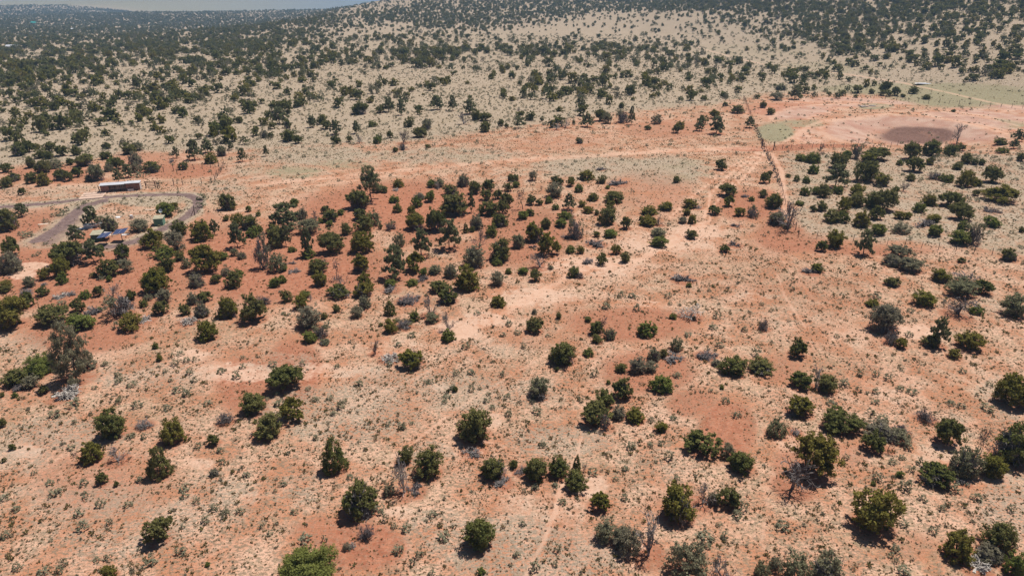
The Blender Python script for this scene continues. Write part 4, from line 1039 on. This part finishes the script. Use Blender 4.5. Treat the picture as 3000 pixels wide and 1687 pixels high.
def panel_mat():
    m, nt, b = new_mat("solar_glass")
    tc = nd(nt, "ShaderNodeTexCoord"); br = nd(nt, "ShaderNodeTexBrick")
    nt.links.new(tc.outputs["Generated"], br.inputs["Vector"])
    br.offset = 0; br.inputs["Color1"].default_value = (.055, .072, .155, 1); br.inputs["Color2"].default_value = (.05, .065, .14, 1); br.inputs["Mortar"].default_value = (.09, .10, .16, 1)
    br.inputs["Scale"].default_value = 8; br.inputs["Mortar Size"].default_value = .015; br.inputs["Brick Width"].default_value = 1; br.inputs["Row Height"].default_value = 1
    nt.links.new(br.outputs["Color"], b.inputs["Base Color"]); b.inputs["Roughness"].default_value = .22; b.inputs["Specular IOR Level"].default_value = .5
    return m
M['panel'] = panel_mat()

def box_vf(x0, x1, y0, y1, z0, z1):
    V = [(x0, y0, z0), (x1, y0, z0), (x1, y1, z0), (x0, y1, z0), (x0, y0, z1), (x1, y0, z1), (x1, y1, z1), (x0, y1, z1)]
    F = [(0, 3, 2, 1), (4, 5, 6, 7), (0, 1, 5, 4), (1, 2, 6, 5), (2, 3, 7, 6), (3, 0, 4, 7)]
    return V, F
def box(name, b, mat, parent):
    V, F = box_vf(*b); return mesh_obj(name, V, F, mat, parent)
def hexa(name, P, mat, parent):
    """eight corners, bottom ring then top ring"""
    return mesh_obj(name, P, [(0, 3, 2, 1), (4, 5, 6, 7), (0, 1, 5, 4), (1, 2, 6, 5), (2, 3, 7, 6), (3, 0, 4, 7)], mat, parent)
def thing(name, px, py, rz, label, cat, group=None, sc=1.0):
    x, y, t = ground(px, py)
    o = bpy.data.objects.new(name, None); LINK(o); o.location = (x, y, float(height(x, y))); o.rotation_euler = (0, 0, rz)
    o.scale = (sc, sc, sc)
    return tag(o, label, cat, group, "thing")
def corrugated(name, x0, x1, y0, y1, z00, z01, n, mat, parent, amp=.03, th=.03):
    """sheet whose ribs run front to back; z00 front edge, z01 back edge"""
    V, F = [], []
    for i in range(n + 1):
        x = x0 + (x1 - x0) * i / n; dz = amp if i % 2 else 0
        V += [(x, y0, z00 + dz), (x, y1, z01 + dz), (x, y0, z00 + dz - th), (x, y1, z01 + dz - th)]
    for i in range(n):
        a = i * 4; b = a + 4
        F += [(a, b, b + 1, a + 1), (a + 2, a + 3, b + 3, b + 2), (a, a + 2, b + 2, b), (a + 1, b + 1, b + 3, a + 3)]
    F += [(0, 1, 3, 2), (n * 4, n * 4 + 2, n * 4 + 3, n * 4 + 1)]
    return mesh_obj(name, V, F, mat, parent)

# long shed with a white roof
s = thing("long_shed", 357, 558, math.radians(16), "long low open-fronted shed with a white metal roof", "shed", sc=.68)
L, D = 11.0, 1.9
hl, hd = L / 2, D / 2
box("back_wall", (-hl, hl, hd - .06, hd, 0, 1.75), M['shed_pale'], s)
box("side_wall", (hl - .05, hl, -hd, hd - .062, 0, 1.95), M['tin'], s)
box("side_wall", (-hl, -hl + .05, -hd, hd - .062, 0, 1.75), M['shed_red'], s)
for i in range(6):
    x0 = 1.55 + i * .65
    box("wall_panel", (x0, x0 + .63, -hd + (.0 if i % 2 else .02), -hd + .05, 0, 1.9 - .03 * (i % 3)), M['shed_red'], s)
for i in range(3):
    x0 = -hl + .06 + i * .75
    box("wall_panel", (x0, x0 + .72, -hd + (.0 if i % 2 else .02), -hd + .05, 0, 1.6), M['shed_red'], s)
for i in range(9):
    x0 = -3.0 + i * .52
    box("slat", (x0, x0 + (.16 if i % 3 else .3), hd - .32, hd - .26, .35, 1.7), M['board'], s)
for x0 in (-3.1, -1.6, -.1, 1.45):
    box("post", (x0, x0 + .12, -hd, -hd + .12, 0, 1.88), M['post'], s)
box("rail", (-3.1, 1.5, -hd + .13, -hd + .2, .75, .87), M['shed_pale'], s)
corrugated("roof_panel", -hl - .25, 1.5, -hd - .35, hd + .25, 1.92, 2.1, 46, M['roof_white'], s)
corrugated("roof_panel", 1.35, hl + .2, -hd - .4, hd + .2, 2.06, 2.2, 28, M['roof_white'], s)
for i in range(4):
    a = -hl - .15 - i * .16
    V, F = tubes([((a, -hd + .3 * i, -.1), (a - .35, -hd + .3 * i + .2, 2.0 - .15 * i), .05, .035)], 5)
    mesh_obj("leaning_pole", V, F, M['post'], s)
s.scale = (.68, .68, .78)
# slab beside it
s = thing("concrete_slab", 273, 573, math.radians(18), "pinkish concrete slab edged with pale boards beside the long shed", "slab")
box("slab", (-2.0, 2.0, -2.4, 2.4, -.1, .06), M['concrete'], s)
for b in ((-2.12, -2.003, -2.5, 2.5, -.1, .12), (2.003, 2.12, -2.5, 2.5, -.1, .12), (-2.0, 2.0, -2.52, -2.403, -.1, .12), (-2.0, 2.0, 2.403, 2.52, -.1, .12)): box("edge_board", b, M['board'], s)
for yy in (-.9, .7): box("divider_board", (-1.99, 1.99, yy, yy + .1, .062, .13), M['shed_pale'], s)
# white trough in front
s = thing("water_trough", 384, 559, .3, "small white trough on the ground before the long shed", "trough")
box("base", (-.55, .55, -.3, .3, 0, .06), M['white'], s)
for b in ((-.55, .55, -.3, -.25, .062, .45), (-.55, .55, .25, .3, .062, .45), (-.55, -.5, -.248, .248, .062, .45), (.5, .55, -.248, .248, .062, .45)): box("side_panel", b, M['white'], s)
# corral gate
s = thing("corral_gate", 442, 550, math.radians(10), "dark brown barred gate panel standing beside the long shed", "gate")
for x0 in (-.95, .95): box("post", (x0 - .07, x0 + .07, -.07, .07, -.2, 1.5), M['red_wood'], s)
for zz in (.3, .62, .94, 1.26): box("bar", (-.88, .88, -.04, .04, zz, zz + .1), M['red_wood'], s)
for x0 in (1.5, 1.85): box("side_post", (x0, x0 + .1, -.6, -.5, -.1, 1.0), M['steel'], s)
for zz in (.35, .75): box("side_bar", (1.02, 1.95, -.49, -.43, zz, zz + .09), M['steel'], s)
# pale green shed
s = thing("green_shed", 469, 657, math.radians(14), "small pale green shed with a flat tan roof and satellite dish", "shed", sc=.72)
a, b2, h = 1.05, 1.3, 1.75
box("front_wall", (-a, a, -b2, -b2 + .08, 0, h), M['green'], s); box("back_wall", (-a, a, b2 - .08, b2, 0, h), M['green'], s)
box("side_wall", (a - .08, a, -b2 + .082, b2 - .082, 0, h), M['green'], s); box("side_wall", (-a, -a + .08, -b2 + .082, b2 - .082, 0, h), M['green'], s)
d = box("door", (a + .003, a + .05, -.35, .45, .05, 1.6), M['green'], s); box("handle", (a + .055, a + .1, .3, .36, .75, .85), M['steel'], d)
hexa("roof", [(-a - .15, -b2 - .15, h), (a + .15, -b2 - .15, h), (a + .15, b2 + .15, h + .12), (-a - .15, b2 + .15, h + .12), (-a - .15, -b2 - .15, h + .12), (a + .15, -b2 - .15, h + .12), (a + .15, b2 + .15, h + .24), (-a - .15, b2 + .15, h + .24)], M['roof_tan'], s)
s2 = thing("satellite_dish", 477, 645, 0, "round white satellite dish on a pole behind the pale green shed", "dish", sc=.75)
V, F = tubes([((0, 0, -.1), (0, 0, 2.3), .05, .05)], 6); mesh_obj("pole", V, F, M['steel'], s2)
V = [(0, -.02, 2.45)]; F = []
for ring in (1, 2, 3):
    for i in range(16):
        t = 2 * math.pi * i / 16; q = ring / 3
        V.append((.45 * q * math.cos(t), -.02 - .14 * q * q + .2 * q * math.sin(t), 2.45 + .42 * q * math.sin(t)))
for i in range(16):
    j = (i + 1) % 16
    F.append((0, 1 + i, 1 + j)); F.append((1 + i, 17 + i, 17 + j, 1 + j)); F.append((17 + i, 33 + i, 33 + j, 17 + j))
mesh_obj("dish", V, F, M['white'], s2)
# dark green shed
s = thing("dark_green_shed", 289, 703, math.radians(14), "dark green shed with a tan roof under the solar panels", "shed", sc=.7)
a, b2, h = 1.1, 1.4, 1.7
box("front_wall", (-a, a, -b2, -b2 + .08, 0, h), M['dgreen'], s); box("back_wall", (-a, a, b2 - .08, b2, 0, h), M['dgreen'], s)
box("side_wall", (a - .08, a, -b2 + .082, b2 - .082, 0, h), M['dgreen'], s); box("side_wall", (-a, -a + .08, -b2 + .082, b2 - .082, 0, h), M['dgreen'], s)
d = box("door", (a + .003, a + .05, -.8, .1, .05, 1.55), M['dgreen'], s); box("handle", (a + .055, a + .1, 0, .06, .75, .85), M['tin'], d)
hexa("roof", [(-a - .15, -b2 - .15, h + .003), (a + .1, -b2 - .15, h + .003), (a + .1, b2 + .15, h + .25), (-a - .15, b2 + .15, h + .25), (-a - .15, -b2 - .15, h + .12), (a + .1, -b2 - .15, h + .12), (a + .1, b2 + .15, h + .36), (-a - .15, b2 + .15, h + .36)], M['roof_tan'], s)
hexa("lean_to_roof", [(a + .12, -b2, h - .35), (a + 1.7, -b2, h - .55), (a + 1.7, b2, h - .45), (a + .12, b2, h - .25), (a + .12, -b2, h - .28), (a + 1.7, -b2, h - .48), (a + 1.7, b2, h - .38), (a + .12, b2, h - .18)], M['tin'], s)
for yy in (-b2 + .1, b2 - .2): box("post", (a + 1.55, a + 1.65, yy, yy + .1, -.1, h - .58), M['post'], s)
# solar arrays
def solar(px, py, rz, wd, dp, hgt, label):
    s = thing("solar_array", px, py, rz, label, "solar panels", "solar arrays by the dark green shed", sc=.76)
    V, F = tubes([((0, 0, -.2), (0, 0, hgt), .075, .065)], 8); mesh_obj("pole", V, F, M['steel'], s)
    box("pole_foot", (-.2, .2, -.2, .2, -.05, .08), M['concrete'], s)
    ti = math.radians(11); ax = math.radians(8)
    def pt(u, v, w): return (u, v * math.cos(ti) - w * math.sin(ti), hgt + v * math.sin(ti) + w * math.cos(ti) + u * math.sin(ax))
    def slab(nm, u0, u1, v0, v1, w0, w1, mat, par):
        return hexa(nm, [pt(u0, v0, w0), pt(u1, v0, w0), pt(u1, v1, w0), pt(u0, v1, w0), pt(u0, v0, w1), pt(u1, v0, w1), pt(u1, v1, w1), pt(u0, v1, w1)], mat, par)
    for v in (-dp * .25, dp * .25): slab("rail", -wd / 2, wd / 2, v - .03, v + .03, .02, .08, M['steel'], s)
    n = 2
    for i in range(n):
        for j in range(2):
            u0 = -wd / 2 + i * wd / n; v0 = -dp / 2 + j * dp / 2
            p = slab("panel", u0 + .02, u0 + wd / n - .02, v0 + .012, v0 + dp / 2 - .012, .085, .125, M['panel'], s)
            for (uu0, uu1, vv0, vv1) in ((u0, u0 + .018, v0, v0 + dp / 2), (u0 + wd / n - .018, u0 + wd / n, v0, v0 + dp / 2)):
                slab("frame", uu0, uu1, vv0 + .004, vv1 - .004, .08, .14, M['tin'], p)
    return s
solar(312, 714, math.radians(-2), 2.4, 2.2, 1.9, "solar array on a dark pole overlapping the dark green shed")
solar(359, 705, math.radians(2), 2.7, 2.3, 2.1, "solar array on a dark pole standing clear in the open")
# scrap
def sheet(name, px, py, rz, w, d, h, mat, label, cat, seed):
    s = thing(name, px, py, rz, label, cat)
    r = np.random.default_rng(seed)
    nx, ny = 7, 5
    top = []
    for j in range(ny + 1):
        for i in range(nx + 1):
            u, v = i / nx - .5, j / ny - .5
            top.append((u * w, v * d, .03 + h * (abs(u) * 1.2 + .35 * math.sin(9 * v + 4 * u + seed)) ** 2 + r.uniform(0, h * .25)))
    V = top + [(x, y, max(z - .02, 0)) for x, y, z in top]
    n1 = nx + 1; F = []
    o = len(top)
    for j in range(ny):
        for i in range(nx):
            a = j * n1 + i; F.append((a, a + 1, a + n1 + 1, a + n1)); F.append((o + a, o + a + n1, o + a + n1 + 1, o + a + 1))
    mesh_obj("sheet", V, F, mat, s)
    return s
# open hull of a small white boat-like tub
s = thing("white_tub", 271, 665, math.radians(12), "white boat-shaped metal tub lying under the dark pine", "tub")
V, F = [], []
for i in range(9):
    t = i / 8; hw = .62 * math.sin(math.pi * min(max(.12 + .8 * t, 0), 1)) ** .6; zz = .15 * (2 * t - 1) ** 2
    V += [(-1.35 + 2.7 * t, -hw, .55 + zz), (-1.35 + 2.7 * t, -hw * .6, .03), (-1.35 + 2.7 * t, hw * .6, .03), (-1.35 + 2.7 * t, hw, .55 + zz)]
for i in range(8):
    a, b = i * 4, i * 4 + 4
    F += [(a, b, b + 1, a + 1), (a + 1, b + 1, b + 2, a + 2), (a + 2, b + 2, b + 3, a + 3)]
F += [(0, 1, 2, 3), (32, 35, 34, 33)]
mesh_obj("hull", V, F, M['white'], s)
for xx in (-.4, .5): box("thwart", (xx, xx + .22, -.55, .55, .42, .46), M['white'], s)
sheet("white_sheet_scrap", 288, 659, .5, 1.5, 1.1, .5, M['white'], "bent white metal sheet just right of the white tub", "scrap", 3)
sheet("pale_sheet_scrap", 246, 670, .2, 3.0, 1.0, .12, M['tin'], "pale flat sheet scrap on the ground left of the solar panels", "scrap", 5)
sheet("white_sheet_scrap", 347, 637, .1, .9, .8, .15, M['white'], "white sheet lying alone amid the driveway loop", "scrap", 7)
sheet("pale_sheet_scrap", 331, 688, .4, 1.6, .7, .15, M['board'], "pale boards scattered between the two solar arrays", "scrap", 9)
sheet("pale_sheet_scrap", 369, 688, .3, 1.2, .7, .15, M['tin'], "pale sheet scrap behind the right-hand solar array", "scrap", 11)
sheet("pale_sheet_scrap", 440, 615, .3, 1.7, .6, .12, M['board'], "pinkish boards lying left of the bright green loop shrub", "scrap", 13)
sheet("white_sheet_scrap", 128, 657, .3, 1.8, .7, .1, M['board'], "pale plank scrap alone left of the cinder track", "scrap", 15)
s = thing("white_barrel", 386, 640, 0, "small white barrel standing right of the lone white sheet", "barrel")
V, F = tubes([((0, 0, 0), (0, 0, .3), .3, .33), ((0, 0, .3), (0, 0, .6), .33, .3)], 10); F.append(tuple(range(30, 40))); mesh_obj("drum", V, F, M['tin'], s); box("lid", (-.2, .2, -.2, .2, .602, .64), M['white'], s)
s = thing("wooden_post", 571, 631, .2, "leaning wooden post with a brace beside the cinder road bend", "post")
V, F = tubes([((0, 0, -.2), (.05, 0, 1.9), .09, .07)], 6); mesh_obj("shaft", V, F, M['post'], s)
V, F = tubes([((-.7, -.2, -.1), (-.05, 0, 1.1), .05, .05)], 6); mesh_obj("brace", V, F, M['post'], s)
# gate posts at the pond corner
for px, py, lb in ((2231, 433, "stout wooden post on the left of the pond gate"), (2266, 440, "stout wooden post on the right of the pond gate")):
    s = thing("gate_post", px, py, 0, lb, "post", "posts of the pond gate")
    V, F = tubes([((0, 0, -.3), (.03, 0, 2.3), .14, .12)], 8); F.append(tuple(range(8, 16))); mesh_obj("shaft", V, F, M['post'], s)
    V, F = tubes([((0, 0, 1.5), (.9, .2, -.1), .06, .06)], 6); mesh_obj("brace", V, F, M['post'], s)
# stone slabs and logs beyond the pond
s = thing("pale_log_pile", 2528, 313, .4, "pale weathered logs lying on the green patch beyond the pond", "logs")
for i in range(4):
    V, F = tubes([((-1.6 + .3 * i, .5 * i - .8, .15), (1.5 - .5 * i, .9 * i - 1.0, .2), .18, .14)], 6); mesh_obj("log", V, F, M['white_wood'], s)
s = thing("pale_log_pile", 2556, 311, -.4, "smaller pale logs right of the log pile beyond the pond", "logs")
for i in range(3):
    V, F = tubes([((-1.2 + .3 * i, .5 * i - .6, .12), (1.1 - .3 * i, .7 * i - .8, .16), .15, .12)], 6); mesh_obj("log", V, F, M['white_wood'], s)
sheet("pale_slab", 2716, 245, .1, 11, 3.2, .25, M['roof_white'], "flat pale slab alone in the meadow below the wooded hill", "slab", 21)
# far houses
def house(px, py, rz, w, d, h, rh, wall, roof, label, sc=.5):
    s = thing("far_house", px, py, rz, label, "house", sc=sc)
    box("wall", (-w / 2, w / 2, -d / 2, d / 2, 0, h), wall, s)
    mesh_obj("roof", [(-w / 2 - .4, -d / 2 - .4, h + .003), (w / 2 + .4, -d / 2 - .4, h + .003), (w / 2 + .4, d / 2 + .4, h + .003), (-w / 2 - .4, d / 2 + .4, h + .003), (-w / 2 - .4, 0, h + rh), (w / 2 + .4, 0, h + rh)], [(0, 1, 5, 4), (2, 3, 4, 5), (1, 2, 5), (3, 0, 4), (3, 2, 1, 0)], roof, s)
    box("door", (-.5, .5, -d / 2 - .06, -d / 2 - .003, .02, 2.1), M['steel'], s)
    for xx in (-w * .3, w * .3): box("window", (xx - .6, xx + .6, -d / 2 - .06, -d / 2 - .003, 1.1, 2.1), M['steel'], s)
house(37, 142, .25, 15, 9, 3.2, 2.2, M['white'], M['roof_white'], "white barn-like house among the dense far woods at left")
house(99, 72, .2, 13, 10, 4.5, 4.5, M['tin'], M['teal'], "far house with a teal roof in the dense woods")
house(119, 71, .2, 18, 7, 3.0, 1.4, M['tin'], M['roof_tan'], "long low tan building right of the teal-roofed house")
house(213, 89, .1, 6, 5, 3.2, 2.0, M['white'], M['white'], "tiny white cabin deep in the far woods")

# ------------------------------------------------------------------ haze
def haze():
    m = bpy.data.materials.new("haze_air"); m.use_nodes = True
    nt = m.node_tree; nt.nodes.clear()
    out = nd(nt, "ShaderNodeOutputMaterial"); v = nd(nt, "ShaderNodeVolumePrincipled")
    v.inputs["Color"].default_value = (.42, .68, 1.0, 1); v.inputs["Density"].default_value = 2.1e-4; v.inputs["Anisotropy"].default_value = 0.0
    nt.links.new(v.outputs[0], out.inputs["Volume"])
    V, F = box_vf(-43000, 43000, -43000, 43000, -310, 130)
    o = mesh_obj("haze", V, F, m)
    tag(o, "thin blue haze thickening over the far woodland and plain", kind="stuff")
haze()
